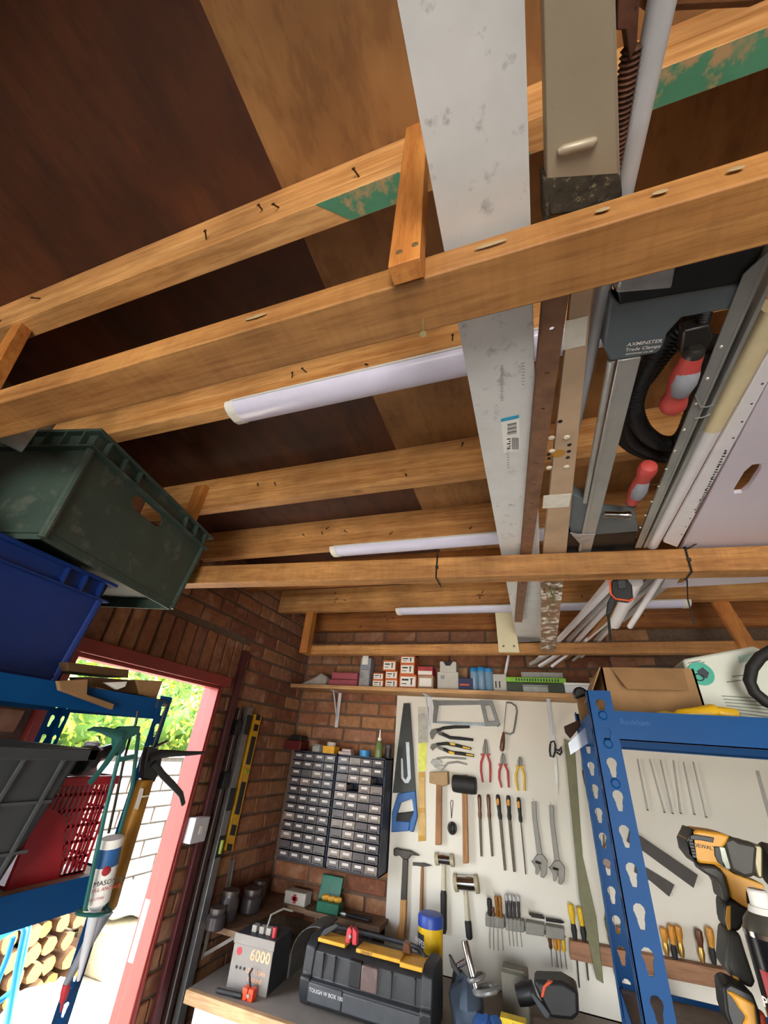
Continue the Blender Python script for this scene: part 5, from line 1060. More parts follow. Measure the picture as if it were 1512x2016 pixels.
for i in (.05, .085, .118): part(t, 'vent_cap', M('cap_grey', '#9a968f', .5), lambda q: q.obox(b0+ub_*i+vb*.03+UP*hb, ub_*.022, vb*.03, UP*.022), .002)
part(t, 'terminal', rdl, lambda q: q.lathe(b0+ub_*.158+vb*.03+UP*hb, b0+ub_*.158+vb*.03+UP*(hb+.03), [(0, .01), (1, .009)], 12)); part(t, 'carry_strap', gb, lambda q: q.tube([b0+ub_*.11+vb*.04+UP*hb, b0+ub_*.115+vb*.06+UP*(hb+.055), b0+ub_*.15+vb*.1+UP*(hb+.07), b0+ub_*.18+vb*.13+UP*(hb+.06)], .004, 6))
t = thing('curved_guard', 'bent grey sheet metal guard standing behind the battery', 'guard')
gc_ = V((-1.0, 2.2, bz+.06))
part(t, 'sheet', M('guard_grey', '#5d5a56', .5, .3), lambda q: q.rings([[gc_+V((math.cos(a)*r, y_, math.sin(a)*r)) for y_, r in ((0, .115), (.15, .115), (.15, .111), (0, .111))] for a in [1.3+k*.2 for k in range(10)]]))
part(t, 'foot', M('guard_grey'), lambda q: q.box(gc_+V((-.117, 0, -.06)), gc_+V((-.108, .15, .012)))); part(t, 'foot', M('guard_grey'), lambda q: q.box(gc_+V((.02, .05, -.06)), gc_+V((.03, .1, .108))))
t = thing('terminal_block', 'bright orange terminal clamp on the bench before the battery', 'clamp'); o = PZ(bz)(474, 1968)
orr = M('bright_orange_plastic', '#e0461e', .4)
for dx in (0, .026): part(t, 'block', orr, lambda q: q.box(o+V((dx, 0, 0)), o+V((dx+.022, .03, .032))), .002)
part(t, 'screw', silver, lambda q: q.lathe(o+V((.03, -.004, .015)), o+V((.03, .0, .015)), [(0, .006), (1, .006)], 8)); part(t, 'lever', bkr, lambda q: q.tube([o+V((.02, .02, .03)), o+V((.0, .03, .06)), o+V((.01, .03, .075))], .004, 6))
t = thing('black_pen', 'thick black marker lying on the bench by the orange clamp', 'pen'); o = PZ(bz)(425, 1956); part(t, 'barrel', bkr, lambda q: q.lathe(o+V((0, 0, .009)), o+V((.075, .01, .009)), [(0, .006), (.05, .008), (.6, .008), (1, .0085)], 10)); part(t, 'cap', blk, lambda q: q.lathe(o+V((.075, .01, .009)), o+V((.11, .015, .009)), [(0, .009), (.9, .009), (1, .006)], 10))
# toolbox
dwb = M('toolbox_black', '#26282b', .5, var=.2, scale=20, dirt='#5d5f60', dirtamt=.36); dwy = M('tool_yellow', '#d39a2a', .45, var=.1)
t = thing('tool_case', 'long black and yellow tool case on the bench under the claw hammer', 'tool box')
xa, xb = -.945, -.488; YF0 = 2.035
def prof_(x, s=1.0): return [V((x, 2.135+(y-2.135)*s, bz+.0+(z)*s)) for y, z in ((2.06, .004), (2.042, .03), (2.036, .075), (2.05, .082), (2.05, .10), (2.058, .15), (2.09, .172), (2.2, .172), (2.225, .15), (2.235, .06), (2.225, .004))]
def prism_x(q, x0, x1, s=1.0): q.rings([prof_(x0, s), prof_(x1, s)])
part(t, 'body', dwb, lambda q: prism_x(q, xa, xb), .003)
for x0, x1 in ((xa-.03, xa+.012), (xb-.012, xb+.03)): part(t, 'end_cap', dwb, lambda q: prism_x(q, x0, x1, 1.06), .005)
part(t, 'lower_band', M('toolbox_grey', '#3c3f43', .5, var=.15), lambda q: q.box((xa+.01, 2.03, bz+.022), (xa+.15, 2.05, bz+.074)).box((xa+.15, 2.034, bz+.02), (xb-.01, 2.05, bz+.07)), .004)
part(t, 'latch_recess', blk, lambda q: q.box((xa+.165, 2.044, bz+.085), (xa+.215, 2.07, bz+.155)), .004); part(t, 'clear_window', M('clear_plastic_dark', '#7d6a66', .15, alpha=.7), lambda q: q.box((xa+.215, 2.042, bz+.085), (xa+.28, 2.07, bz+.15)), .004)
for x in (.05, .1, .33, .42): part(t, 'rib', dwb, lambda q: q.box((xa+x, 2.043, bz+.085), (xa+x+.006, 2.06, bz+.15)), .001)
top = bz+.172
part(t, 'top_plate', dwy, lambda q: q.box((xa+.01, 2.07, top), (xa+.13, 2.15, top+.012)).box((xa+.18, 2.062, top), (xa+.36, 2.14, top+.012)).box((xa+.36, 2.056, top-.006), (xb-.01, 2.16, top+.008)), .003)
hn = part(t, 'carry_handle', dwb, lambda q: q.tube([(xa+.02, 2.15, top+.008), (xa+.05, 2.175, top+.022), (xa+.16, 2.19, top+.02), (xa+.36, 2.19, top+.02), (xb-.05, 2.175, top+.018), (xb-.02, 2.15, top+.006)], .008, 8))
part(t, 'latch_lever', dwb, lambda q: q.prism([(xa+.0, 2.1, top+.004), (xa+.03, 2.1, top+.012), (xa+.085, 2.1, top+.05), (xa+.07, 2.1, top+.055), (xa+.02, 2.1, top+.03)], (0, .02, 0)), .003)
text(t, 'TOUGH W BOX 100', V((xa+.016, 2.0295, bz+.05)), (1, 0, 0), UP, .0155, M('pale_print', '#c9ccd0', .6)); text(t, 'DEWALT', V((xa+.2, 2.0615, top+.002)), (1, 0, 0), UP, .012, ink, bold=.02)
t = thing('spring_clamp', 'red spring clamp standing on the tool case', 'clamp')
for dx in (0, .03): part(t, 'arm', rdl, lambda q: q.prism([(xa+.125+dx, 2.08, top+.013), (xa+.143+dx, 2.08, top+.013), (xa+.15+dx*.7, 2.08, top+.05), (xa+.138+dx*.5, 2.08, top+.062), (xa+.128+dx*.8, 2.08, top+.05)], (0, .025, 0)), .002)
part(t, 'spring', silver, lambda q: q.lathe((xa+.145, 2.075, top+.035), (xa+.145, 2.11, top+.035), [(0, .006), (1, .006)], 8))
t = thing('wood_wedge', 'brown wedge offcut lying on the tool case', 'wedge'); part(t, 'wedge', brownw, lambda q: q.prism([(xa+.35, 2.12, top+.013), (xa+.385, 2.12, top+.013), (xa+.375, 2.12, top+.04), (xa+.355, 2.12, top+.045)], (0, .03, 0)), .002)
# wipes tub
t = thing('wipes_tub', 'yellow tub of wipes with a blue lid behind the tool case', 'tub'); c = V((-.535, 2.345, bz)); r = .053; H = 1.158-bz
wy = M('wipes_yellow', '#e0b312', .45); wbl = M('wipes_blue', '#2746a0', .45)
part(t, 'body', wy, lambda q: q.lathe(c, c+V((0, 0, H-.04)), [(0, r*.9), (.03, r), (1, r)], 22)); part(t, 'lid', wbl, lambda q: q.lathe(c+V((0, 0, H-.04)), c+V((0, 0, H)), [(0, r*1.03), (.75, r*1.03), (.95, r*.95), (1, r*.8)], 22))
part(t, 'label', ink, lambda q: q.rings([[c+V((math.sin(a)*(r+k), -math.cos(a)*(r+k), z)) for z, k in ((H-.105, .0002), (H-.06, .0002), (H-.06, .0012), (H-.105, .0012))] for a in [(-1.2+i*.15) for i in range(7)]]))
part(t, 'lower_label', M('label_violet', '#4a4a7a', .5), lambda q: q.rings([[c+V((math.sin(a)*(r+k), -math.cos(a)*(r+k), z)) for z, k in ((H-.13, .0002), (H-.107, .0002), (H-.107, .0012), (H-.13, .0012))] for a in [(-1.2+i*.15) for i in range(7)]]))
n_ = V((math.sin(-.75), -math.cos(-.75), 0)); rt_ = V((-n_.y, n_.x, 0)); text(t, 'WIPES', c+n_*(r+.0022)+rt_*-.034+V((0, 0, H-.095)), rt_, UP, .027, paperw, depth=.0012, bold=.02)
# chrome fitting, blue sacking, sander, small boxes
t = thing('chrome_fitting', 'polished chrome tube fitting with a side arm rising from the bench', 'fitting'); S = PY(2.06)
q0, q1 = K4(S, (600, 725), (690, 1080)); part(t, 'tube', chrome, lambda q: q.lathe(q0, q1, [(0, .011), (.02, .013), (1, .013)], 16))
part(t, 'side_arm', chrome, lambda q: q.lathe(*K4(S, (610, 865), (535, 910)), [(0, .009), (1, .008)], 12)); part(t, 'lever_plate', blk, lambda q: q.prism(K4(PY(2.045), (490, 825), (505, 830), (575, 960), (560, 975), (510, 910)), (0, .012, 0)), .002)
for k_, (cx, cy) in enumerate(((680, 975), (745, 1060))):
    cc_ = K4(S, (cx, cy))[0]; part(t, 'ring_flange', M('flange_grey', '#7d7d7c', .4, .5), lambda q: q.tube([cc_+V((math.cos(a)*.028*(1+k_*.4), math.sin(a)*.028, math.cos(a)*.01)) for a in [j*.524 for j in range(12)]], .006+.003*k_, 8, close=True))
bs = thing('blue_sacking', 'crumpled slate blue sack slumped between tool case and board', 'sack')
def lump(seed, c, r, n=14, m=9, rough=.25):
    rn = random.Random(seed); ph = [rn.uniform(0, 6.28) for _ in range(6)]; out = []
    for i in range(m+1):
        th = math.pi*(.03+.94*i/m); ring = []
        for k in range(n):
            a = 2*math.pi*k/n; f = 1+rough*(math.sin(3*a+ph[0]+th*2)+math.sin(5*a+ph[1]-th*3)*.5+math.sin(4*th+ph[2]+a)*.6)*.5
            ring.append(V(c)+V((r[0]*math.sin(th)*math.cos(a)*f, r[1]*math.sin(th)*math.sin(a)*f, max(-r[2]*math.cos(th)*f, -r[2]))))
        out.append(ring)
    return out
sl = M('slate_blue_cloth', '#4a586a', .8, var=.2, scale=14, bmp=.5); sl2 = M('royal_blue_cloth', '#2a5594', .7, var=.15)
part(bs, 'sack', sl, lambda q: q.rings(lump(3, (-.36, 2.2, bz+.07), (.06, .08, .07)))); part(bs, 'blue_fold', sl2, lambda q: q.rings(lump(4, (-.27, 2.1, bz+.045), (.055, .06, .045)))); part(bs, 'dark_fold', M('dark_cloth', '#23303c', .8), lambda q: q.rings(lump(5, (-.41, 2.31, bz+.06), (.035, .05, .06))))
t = thing('grey_carton', 'squat grey carton on the bench beside the sander', 'box'); part(t, 'carton', M('grey_carton', '#8a8578', .8, var=.1), lambda q: q.box((-.25, 2.37, bz), (-.15, 2.48, bz+.125)), .004); part(t, 'flap', M('grey_carton'), lambda q: q.prism([(-.25, 2.37, bz+.125), (-.15, 2.37, bz+.125), (-.16, 2.34, bz+.145), (-.24, 2.34, bz+.145)], (0, .003, .002)))
t = thing('palm_sander', 'black power sander with an orange stripe on the bench', 'sander'); S = PY(2.25)
part(t, 'body', M('sander_black', '#232326', .5), lambda q: q.prism(K4(S, (1060, 1010), (1090, 998), (1260, 1005), (1370, 1070), (1378, 1240), (1330, 1275), (1180, 1260), (1110, 1120)), (0, .1, 0)), .012)
part(t, 'stripe', org, lambda q: q.prism(K4(PY(2.245), (1115, 1115), (1130, 1040), (1165, 1005), (1200, 1010), (1150, 1050), (1135, 1115)), (0, .02, 0)), .003); part(t, 'dust_port', blk, lambda q: q.lathe(*K4(PY(2.3), (960, 1100), (1075, 1070)), [(0, .028), (.5, .032), (1, .03)], 14)); part(t, 'side_panel', M('sander_grey', '#3d4146', .6), lambda q: q.prism(K4(PY(2.235), (1040, 1090), (1065, 1080), (1180, 1225), (1170, 1265), (1140, 1250)), (0, .015, 0)), .003)
part(t, 'base_pad', brownw, lambda q: q.box((K4(S, (1050, 1200))[0].x, 2.24, bz), (K4(S, (1330, 1200))[0].x, 2.36, bz+.03)))
t = thing('warning_card', 'yellow warning card with black mark on the bench', 'card'); p = K4(PZ(bz+.03), (815, 1262), (940, 1275)); o = PY(2.12)(985, 2012); part(t, 'card', M('warning_yellow', '#e0c020', .5), lambda q: q.box((o.x, 2.12, bz), (o.x+.085, 2.16, o.z+.012)), .001); part(t, 'mark', ink, lambda q: q.prism([(o.x+.025, 2.1195, o.z-.02), (o.x+.06, 2.1195, o.z-.02), (o.x+.042, 2.1195, o.z+.006)], (0, .0005, 0)))
# small shelves in the corner
def minishelf(lab, lo, hi, br):
    t = thing('corner_shelf', lab, 'shelf'); part(t, 'plank', wood('dusty_shelf_wood', '#6f5640', '#8c6f54', 'x', knots=False), lambda q: q.box(lo, hi), .001)
    for b in br: part(t, 'bracket', M('grey_bracket', '#8a8580', .5), b, .001)
zs = 1.045
minishelf('small plank shelf on the door wall above the battery', (XL+.011, 2.05, zs-.02), (-1.3, 2.46, zs), [lambda q: q.box((XL+.011, 2.1, zs-.13), (XL+.015, 2.12, zs-.02)).prism([(XL+.012, 2.105, zs-.11), (XL+.012, 2.115, zs-.11), (-1.33, 2.115, zs-.021), (-1.33, 2.105, zs-.021)], (.004, 0, -.012))])
minishelf('small plank shelf on the back wall under the drawer cabinets', (-1.19, 2.45, zs-.02), (-.80, YB-.001, zs), [(lambda q, x=x: q.box((x, YB-.014, zs-.13), (x+.02, YB-.0105, zs-.02)).prism([(x+.005, YB-.013, zs-.115), (x+.015, YB-.013, zs-.115), (x+.015, 2.47, zs-.021), (x+.005, 2.47, zs-.021)], (0, 0, -.012))) for x in (-1.15, -.9)])
gc = M('bottle_green_plastic', '#1f6a50', .4); t = thing('green_case', 'green plastic case open with yellow contents on the small shelf', 'case')
part(t, 'tray', gc, lambda q: q.box((-1.14, 2.46, zs), (-1.02, 2.53, zs+.04)), .004); part(t, 'lid', gc, lambda q: q.prism([(-1.17, 2.53, zs+.03), (-1.05, 2.53, zs+.03), (-1.05, 2.56, zs+.12), (-1.17, 2.56, zs+.12)], (0, .008, 0)), .003)
for i in range(3): part(t, 'yellow_tool', dwy, lambda q: q.lathe((-1.13+i*.035, 2.5, zs+.045), (-1.095+i*.035, 2.505, zs+.05), [(0, .010), (.5, .013), (1, .008)], 8))
t = thing('black_pliers', 'black pliers lying on the small shelf beside the green case', 'pliers')
for dy in (0, .02): part(t, 'handle', bkr, lambda q: q.tube([(-.99, 2.48, zs+.008), (-.93, 2.475+dy, zs+.008), (-.86, 2.47+dy*1.4, zs+.008)], .006, 8))
part(t, 'jaw', silver, lambda q: q.lathe((-1.02, 2.48, zs+.008), (-.985, 2.48, zs+.008), [(0, .003), (.5, .008), (1, .008)], 8))
jd = M('dusty_jar', '#3a3436', .3, var=.2); jl = M('jar_lid', '#5a5450', .4, .5)
for i, (y_, x_, r, h, lab) in enumerate(((2.02, -1.40, .04, .055, 'dusty glass jar nearest the end of the door wall shelf'), (2.12, -1.42, .045, .09, 'tall dusty jar on the door wall shelf'), (2.27, -1.40, .05, .07, 'wide dusty jar on the door wall shelf'), (2.36, -1.42, .035, .08, 'slim dusty jar toward the corner'))):
    t = thing('glass_jar', lab, 'jar', 'jars on the door wall shelf'); c = V((x_, y_, zs)); part(t, 'jar', jd, lambda q: q.lathe(c, c+V((0, 0, h)), [(0, r*.9), (.08, r), (.75, r), (.9, r*.8), (1, r*.8)], 14)); part(t, 'lid', jl, lambda q: q.lathe(c+V((0, 0, h)), c+V((0, 0, h+.014)), [(0, r*.85), (1, r*.85)], 14))
t = thing('first_aid_tin', 'white tin with a red cross in the brick corner', 'tin'); part(t, 'tin', wcase, lambda q: q.box((-1.33, 2.47, zs), (-1.21, 2.54, zs+.05)), .004); part(t, 'cross', rdl, lambda q: q.box((-1.278, 2.468, zs+.008), (-1.262, 2.47, zs+.042)).box((-1.287, 2.468, zs+.018), (-1.253, 2.47, zs+.032))); part(t, 'lid_rim', wcase, lambda q: q.box((-1.332, 2.468, zs+.04), (-1.208, 2.542, zs+.044)))
minishelf('small corner plank joining the two small shelves', (XL+.011, 2.462, zs-.02), (-1.195, YB-.011, zs), [])
t = thing('grey_ruler', 'grey metal strip leaning in the brick corner', 'strip'); part(t, 'strip', gal, lambda q: q.prism([(XL+.03, 2.15, zs+.001), (XL+.03, 2.18, zs+.001), (XL+.005, 2.2, zs+.19), (XL+.005, 2.17, zs+.19)], (.003, 0, 0))); part(t, 'edge', silver, lambda q: q.prism([(XL+.0335, 2.178, zs+.001), (XL+.0335, 2.182, zs+.001), (XL+.0085, 2.202, zs+.19), (XL+.0085, 2.198, zs+.19)], (.001, 0, 0)))
# ================================================================== right rack
rr = thing('shelving_rack', 'bright blue boltless rack in front of the tool board', 'rack')
QX0, QX1, QY0, QY1 = .103, 1.03, 1.0, 1.43
ZT, ZL = CAMZ+.142, 1.335
for x, sx in ((QX0, 1), (QX1, -1)):
    for y, sy in ((QY0, 1), (QY1, -1)): post(rr, x, y, 0, ZT if y == QY0 else ZT-.005, sx, sy, .044)
Z1 = CAMZ+.105
part(rr, 'shelf_board', chip, lambda q: q.box((QX0+.006, QY0+.006, Z1-.03), (QX1-.006, QY1-.006, Z1-.018)))
part(rr, 'shelf_board', M('dusty_chipboard', '#8a7f72', .85, var=.15, scale=40), lambda q: q.box((QX0+.006, QY0+.006, ZL-.012), (QX1-.006, QY1-.006, ZL)))
for zt, hh in ((Z1, .052), (ZL+.008, .045)):
    for y in (QY0+.003, QY1-.005): part(rr, 'beam', blue_d, lambda q: q.box((QX0+.012, y, zt-hh), (QX1-.012, y+.002, zt)).box((QX0+.012, y if y < 1.2 else y-.014, zt-hh), (QX1-.012, y+.016 if y < 1.2 else y+.002, zt-hh+.002)))
    for x in (QX0+.003, QX1-.005): part(rr, 'beam', blue_d, lambda q: q.box((x, QY0+.03, zt-hh), (x+.002, QY1-.03, zt)))
for z in (.045, .095, -.02): part(rr, 'rivet', blue_d, lambda q: q.lathe((QX0+.022, QY0-.004, CAMZ+z), (QX0+.022, QY0+.001, CAMZ+z), [(0, .006), (.5, .0085), (1, .0085)], 12))
part(rr, 'corner_gusset', M('clear_film', '#b9c4dc', .1, alpha=.55), lambda q: q.prism(K5(PY(1.2), (135, 430), (290, 285), (320, 330), (320, 400), (150, 512)), (0, .001, 0)), label='clear plastic film stuck to the rack corner')
text(rr, 'Rockham', K5(PY(QY0+.0025), (495, 300))[0], (1, 0, 0), UP, .014, M('pale_print_blue', '#27609f', .6), depth=.0006)
# things on top of the rack
ZS = Z1-.018
t = thing('cardboard_box', 'open brown cardboard box on the blue rack', 'box')
a = K5(PY(1.12), (455, 30))[0]; x0 = PY(1.06)(1205, 1400).x; x1 = PY(1.06)(1405, 1400).x; hB = .13
part(t, 'side', card, lambda q: q.box((x0, 1.10, ZS), (x1, 1.104, ZS+hB-.01))); part(t, 'side', card, lambda q: q.box((x0, 1.10, ZS), (x0+.004, 1.36, ZS+hB-.01))); part(t, 'side', card, lambda q: q.box((x1-.004, 1.10, ZS), (x1, 1.36, ZS+hB-.01))); part(t, 'side', card, lambda q: q.box((x0, 1.356, ZS), (x1, 1.36, ZS+hB+.01)))
part(t, 'flap', card, lambda q: q.prism([(x0, 1.1, ZS+hB-.01), (x0, 1.36, ZS+hB-.01), (x0-.03, 1.36, ZS+hB-.07), (x0-.03, 1.1, ZS+hB-.07)], (-.003, 0, 0))); part(t, 'flap', card, lambda q: q.prism([(x0+.02, 1.1, ZS+hB-.01), (x1-.02, 1.1, ZS+hB-.01), (x1-.03, 1.07, ZS+hB-.06), (x0+.04, 1.07, ZS+hB-.06)], (0, -.003, 0)))
part(t, 'base', card, lambda q: q.box((x0, 1.1, ZS), (x1, 1.36, ZS+.004)))
t = thing('card_tube', 'torn card strip with a black cap at the rack corner', 'card'); S = PY(1.3)
part(t, 'strip', card, lambda q: q.prism(K5(S, (190, 110), (265, 90), (300, 270), (225, 310)), (0, .01, 0)), .001); part(t, 'cap', blk, lambda q: q.prism(K5(PY(1.29), (165, 70), (190, 40), (230, 40), (285, 80), (250, 105), (185, 128)), (0, .03, 0)), .006)
part(t, 'torn_edge', M('torn_brown', '#4a3226', .9), lambda q: q.prism(K5(PY(1.31), (105, 315), (210, 270), (225, 310), (150, 400), (115, 360)), (0, .008, 0)), .002)
# white foam bag pack with teal badge
t = thing('vacuum_bag_pack', 'white vacuum bag pack with a round teal badge on the rack', 'pack'); pk = M('pack_white', '#ccd0c2', .4, var=.06, scale=10, bmp=.15)
S = PY(1.13); PK = A7(S, (1052, 650), (1440, 578), (1560, 640), (1600, 985), (1145, 965))
part(t, 'pack', pk, lambda q: q.prism(PK, (0, .1, 0)), .006)
c = A7(PY(1.128), (1150, 730))[0]; part(t, 'badge', M('teal_badge', '#3fa890', .5), lambda q: q.lathe(c, c-V((0, .002, 0)), [(0, .0245), (1, .0245)], 26)); part(t, 'badge_picture', M('badge_dark', '#26333c', .5), lambda q: q.prism(A7(PY(1.1255), (1128, 715), (1160, 695), (1195, 725), (1185, 755), (1160, 752), (1140, 735)), (0, .0008, 0)).tube([c+V((-.006+math.cos(a)*.009, -.003, -.008+math.sin(a)*.007)) for a in [k*.524 for k in range(12)]], .0012, 5, close=True))
def lines(q):
    for i in range(7):
        a, b = A7(PY(1.128), (1265+i*8, 850+i*17), (1560, 868+i*20)); q.bar(a, b, .001, .0016)
    for (a, b) in (((1080, 672), (1150, 660)), ((1090, 684), (1170, 668)), ((1320, 745), (1380, 738)), ((1290, 775), (1370, 765))):
        p_, q_ = A7(PY(1.128), a, b); q.bar(p_, q_, .001, .002)
part(t, 'print', M('grey_print2', '#7d8278', .6), lines, kind='stuff'); part(t, 'stamp', M('pale_teal', '#a8c4b5', .5), lambda q: q.prism(A7(PY(1.128), (1352, 635), (1422, 618), (1428, 660), (1360, 672)), (0, .0008, 0)))
t = thing('rubber_strap', 'thick black strap loop in front of the white pack', 'strap'); part(t, 'loop', bkr, lambda q: q.tube(A7(PY(1.07), (1540, 600), (1470, 640), (1425, 700), (1412, 770), (1440, 830), (1500, 880), (1560, 905)), .011, 10)); part(t, 'dust_flap', M('dark_rubber', '#2a2826', .7), lambda q: q.prism(A7(PY(1.075), (1480, 620), (1545, 590), (1560, 640), (1500, 650)), (0, .01, 0)), .003)
t = thing('hand_scraper', 'yellow handled scraper lying along the rack edge', 'tool'); yt = M('bright_yellow_plastic', '#e0b014', .4, var=.06)
a, b = K5(PY(1.04), (870, 245), (1165, 220)); zoff = V((0, 0, 0)); part(t, 'handle', yt, lambda q: q.lathe(a, b, [(0, .007), (.1, .012), (.5, .013), (.9, .016), (1, .014)], 14)); part(t, 'cap', yt, lambda q: q.lathe(b, K5(PY(1.04), (1315, 245))[0], [(0, .011), (.4, .0125), (.9, .012), (1, .007)], 14)); part(t, 'tip', M('dirty_yellow', '#a88a3a', .6, var=.3), lambda q: q.lathe(K5(PY(1.04), (745, 235))[0], a, [(0, .006), (.5, .010), (1, .007)], 12))
# ------------------------------------------------------------------ cordless drill standing on the lower shelf
D = K(1320, 1620, .19652)
t = thing('cordless_drill', 'yellow and black cordless drill standing on the blue rack', 'drill'); SY = 1.16; ym = M('drill_yellow', '#d89a2e', .45, var=.08, scale=12); gm = M('drill_grey', '#3f3d38', .5, .1); 
def dp(name, mat, pts, th, off=0, bev=.004): return part(t, name, mat, lambda q: q.prism(D(PY(SY-off), *pts), (0, th, 0)), bev)
dp('motor_housing', ym, [(165, 165), (210, 95), (270, 70), (490, 100), (600, 130), (560, 210), (520, 260), (520, 440), (440, 420), (300, 405), (250, 370), (190, 290)], .07)
dp('end_trim', blk, [(155, 190), (200, 100), (215, 60), (245, 70), (220, 110), (180, 180), (195, 290), (290, 420), (270, 425), (180, 310)], .072, .001, .002)
dp('top_panel', blk, [(200, 120), (260, 118), (440, 150), (430, 200), (300, 175), (195, 168)], .003, .003, .001)
dp('gearbox', gm, [(520, 170), (620, 130), (680, 175), (850, 210), (880, 260), (860, 540), (760, 560), (640, 500), (600, 470), (560, 330)], .066, -.002, .008)
dp('chuck_collar', M('collar_metal', '#8a8268', .35, .6), [(820, 215), (900, 220), (930, 260), (930, 560), (880, 560), (850, 480), (830, 360)], .06, -.005, .006)
a, b = D(PY(SY+.03), (930, 400), (1200, 480)); part(t, 'chuck', gm, lambda q: q.lathe(a, b, [(0, .03), (.1, .034), (.5, .034), (.6, .03), (1, .02)], 18))
dp('badge', M('badge_white', '#c4d0c0', .4), [(490, 238), (545, 250), (600, 440), (600, 465), (560, 455), (520, 380)], .003, .0035, .001); dp('badge_back', blk, [(440, 238), (490, 240), (520, 380), (540, 440), (480, 400), (445, 330)], .003, .003, .001)
dp('handle_frame', ym, [(440, 418), (530, 440), (640, 510), (780, 560), (940, 620), (940, 700), (760, 680), (770, 800), (820, 880), (720, 830), (620, 760), (590, 640), (560, 540), (500, 460)], .05, -.01)
dp('back_grip', gm, [(300, 425), (450, 430), (540, 500), (600, 720), (590, 800), (530, 790), (500, 640), (460, 570), (330, 500)], .056, -.007, .006)
dp('trigger', blk, [(760, 690), (850, 700), (920, 720), (920, 800), (850, 850), (800, 840)], .03, -.02, .004)
dp('lower_handle', blk, [(535, 790), (620, 770), (820, 880), (790, 960), (690, 1100), (580, 1090), (550, 980)], .052, -.009, .006); dp('grip_inlay', ym, [(565, 835), (605, 830), (605, 1070), (580, 1080), (555, 980)], .003, -.006, .001)
dp('foot', gm, [(580, 1090), (700, 1100), (760, 1300), (860, 1600), (830, 1680), (620, 1560), (560, 1450), (560, 1400)], .06, -.005, .006)
dp('power_mark', dwy, [(620, 1525), (680, 1550), (695, 1600), (640, 1580)], .002, -.003, 0)
def vents(q):
    for i in range(6): q.obox(D(PY(SY-.0012), (190+i*7, 185+i*32))[0], (.006, 0, 0), (0, .002, 0), (0, 0, .0035))
part(t, 'vents', blk, vents); text(t, 'DEWALT', D(PY(SY-.001), (235, 238))[0], D(PY(SY), (500, 290))[0]-D(PY(SY), (235, 238))[0], UP, .009, ink)
tb_ = thing('drill_battery', 'yellow and black drill battery leaning before the drill foot', 'battery')
def bp(name, mat, pts, th, off): return part(tb_, name, mat, lambda q: q.prism(D(PY(1.14-off), *pts), (0, th, 0)), .004)
bp('pack', blk, [(530, 1640), (590, 1600), (830, 1710), (900, 1900), (930, 2100), (620, 2080), (560, 1900)], .05, .02); bp('yellow_side', ym, [(560, 1690), (620, 1700), (850, 1820), (880, 2100), (700, 2080), (760, 1950), (690, 1860), (630, 1760)], .01, .0245); bp('orange_tab', org, [(890, 1905), (960, 1920), (980, 2080), (900, 2080)], .02, .02)
# spray can on the shelf edge
t = thing('spray_can', 'black spray can with red and white lettering beside the drill', 'can'); c0 = V((.317, 1.06, ZL)); R2 = .0345; Hc = .205
part(t, 'body', M('can_black', '#17171c', .25, .3, var=.1), lambda q: q.lathe(c0, c0+V((0, 0, Hc)), [(0, R2*.94), (.02, R2), (.97, R2), (1, R2*.98)], 26))
part(t, 'rim', chrome, lambda q: q.lathe(c0+V((0, 0, Hc)), c0+V((0, 0, Hc+.006)), [(0, R2*1.03), (1, R2*1.03)], 26)); part(t, 'dome', M('dome_grey', '#6a675e', .35, .6), lambda q: q.lathe(c0+V((0, 0, Hc+.006)), c0+V((0, 0, Hc+.028)), [(0, R2*.98), (.5, R2*.88), (.9, R2*.66), (1, R2*.6)], 26))
part(t, 'collar', paperw, lambda q: q.lathe(c0+V((0, 0, Hc+.028)), c0+V((0, 0, Hc+.036)), [(0, R2*.6), (1, R2*.5)], 20)); part(t, 'nozzle_cap', paperw, lambda q: q.lathe(c0+V((0, 0, Hc+.036)), c0+V((0, 0, Hc+.058)), [(0, R2*.42), (.9, R2*.4), (1, R2*.34)], 20))
def curved(name, mat, z0, z1, a0, a1, k=.0008): part(t, name, mat, lambda q: q.rings([[c0+V((math.sin(a)*(R2+d), -math.cos(a)*(R2+d), z)) for z, d in ((z0, .0001), (z1, .0001), (z1, k), (z0, k))] for a in [a0+(a1-a0)*i/10 for i in range(11)]]))
curved('red_label', M('label_crimson', '#a81f30', .4), Hc*.55, Hc*.82, -1.15, -.55); curved('white_label', paperw, Hc*.22, Hc*.42, -1.2, -.1)
for s, z, a, m in (('PRO', Hc*.62, -.95, paperw), ('LUBE', Hc*.3, -.75, ink)):
    n_ = V((math.sin(a), -math.cos(a), 0)); r_ = V((-n_.y, n_.x, 0)); text(t, s, c0+n_*(R2+.0035)-r_*.014+V((0, 0, z)), r_, UP, .016, m, bold=.02)
t = thing('white_rag', 'crumpled white rag on the bench behind the blue rack', 'rag'); pr_ = K6(PY(2.3), (880, 1190))[0]; part(t, 'rag', paperw, lambda q: q.rings(lump(9, (pr_.x, 2.3, bz+.09), (.06, .05, .09), 14, 9, .12)))
# ================================================================== outside the open door
grd = M('pale_paving', '#c4bdad', .9, var=.1, scale=4)
g = MB().box((-14, -4, -.06), (XL-.22, 14, 0)).build('garden_paving', grd); g['kind'] = 'structure'
g = MB().box((XL-.22, -12, -.06), (8, YF-.2, 0)).build('driveway', grd); g['kind'] = 'structure'
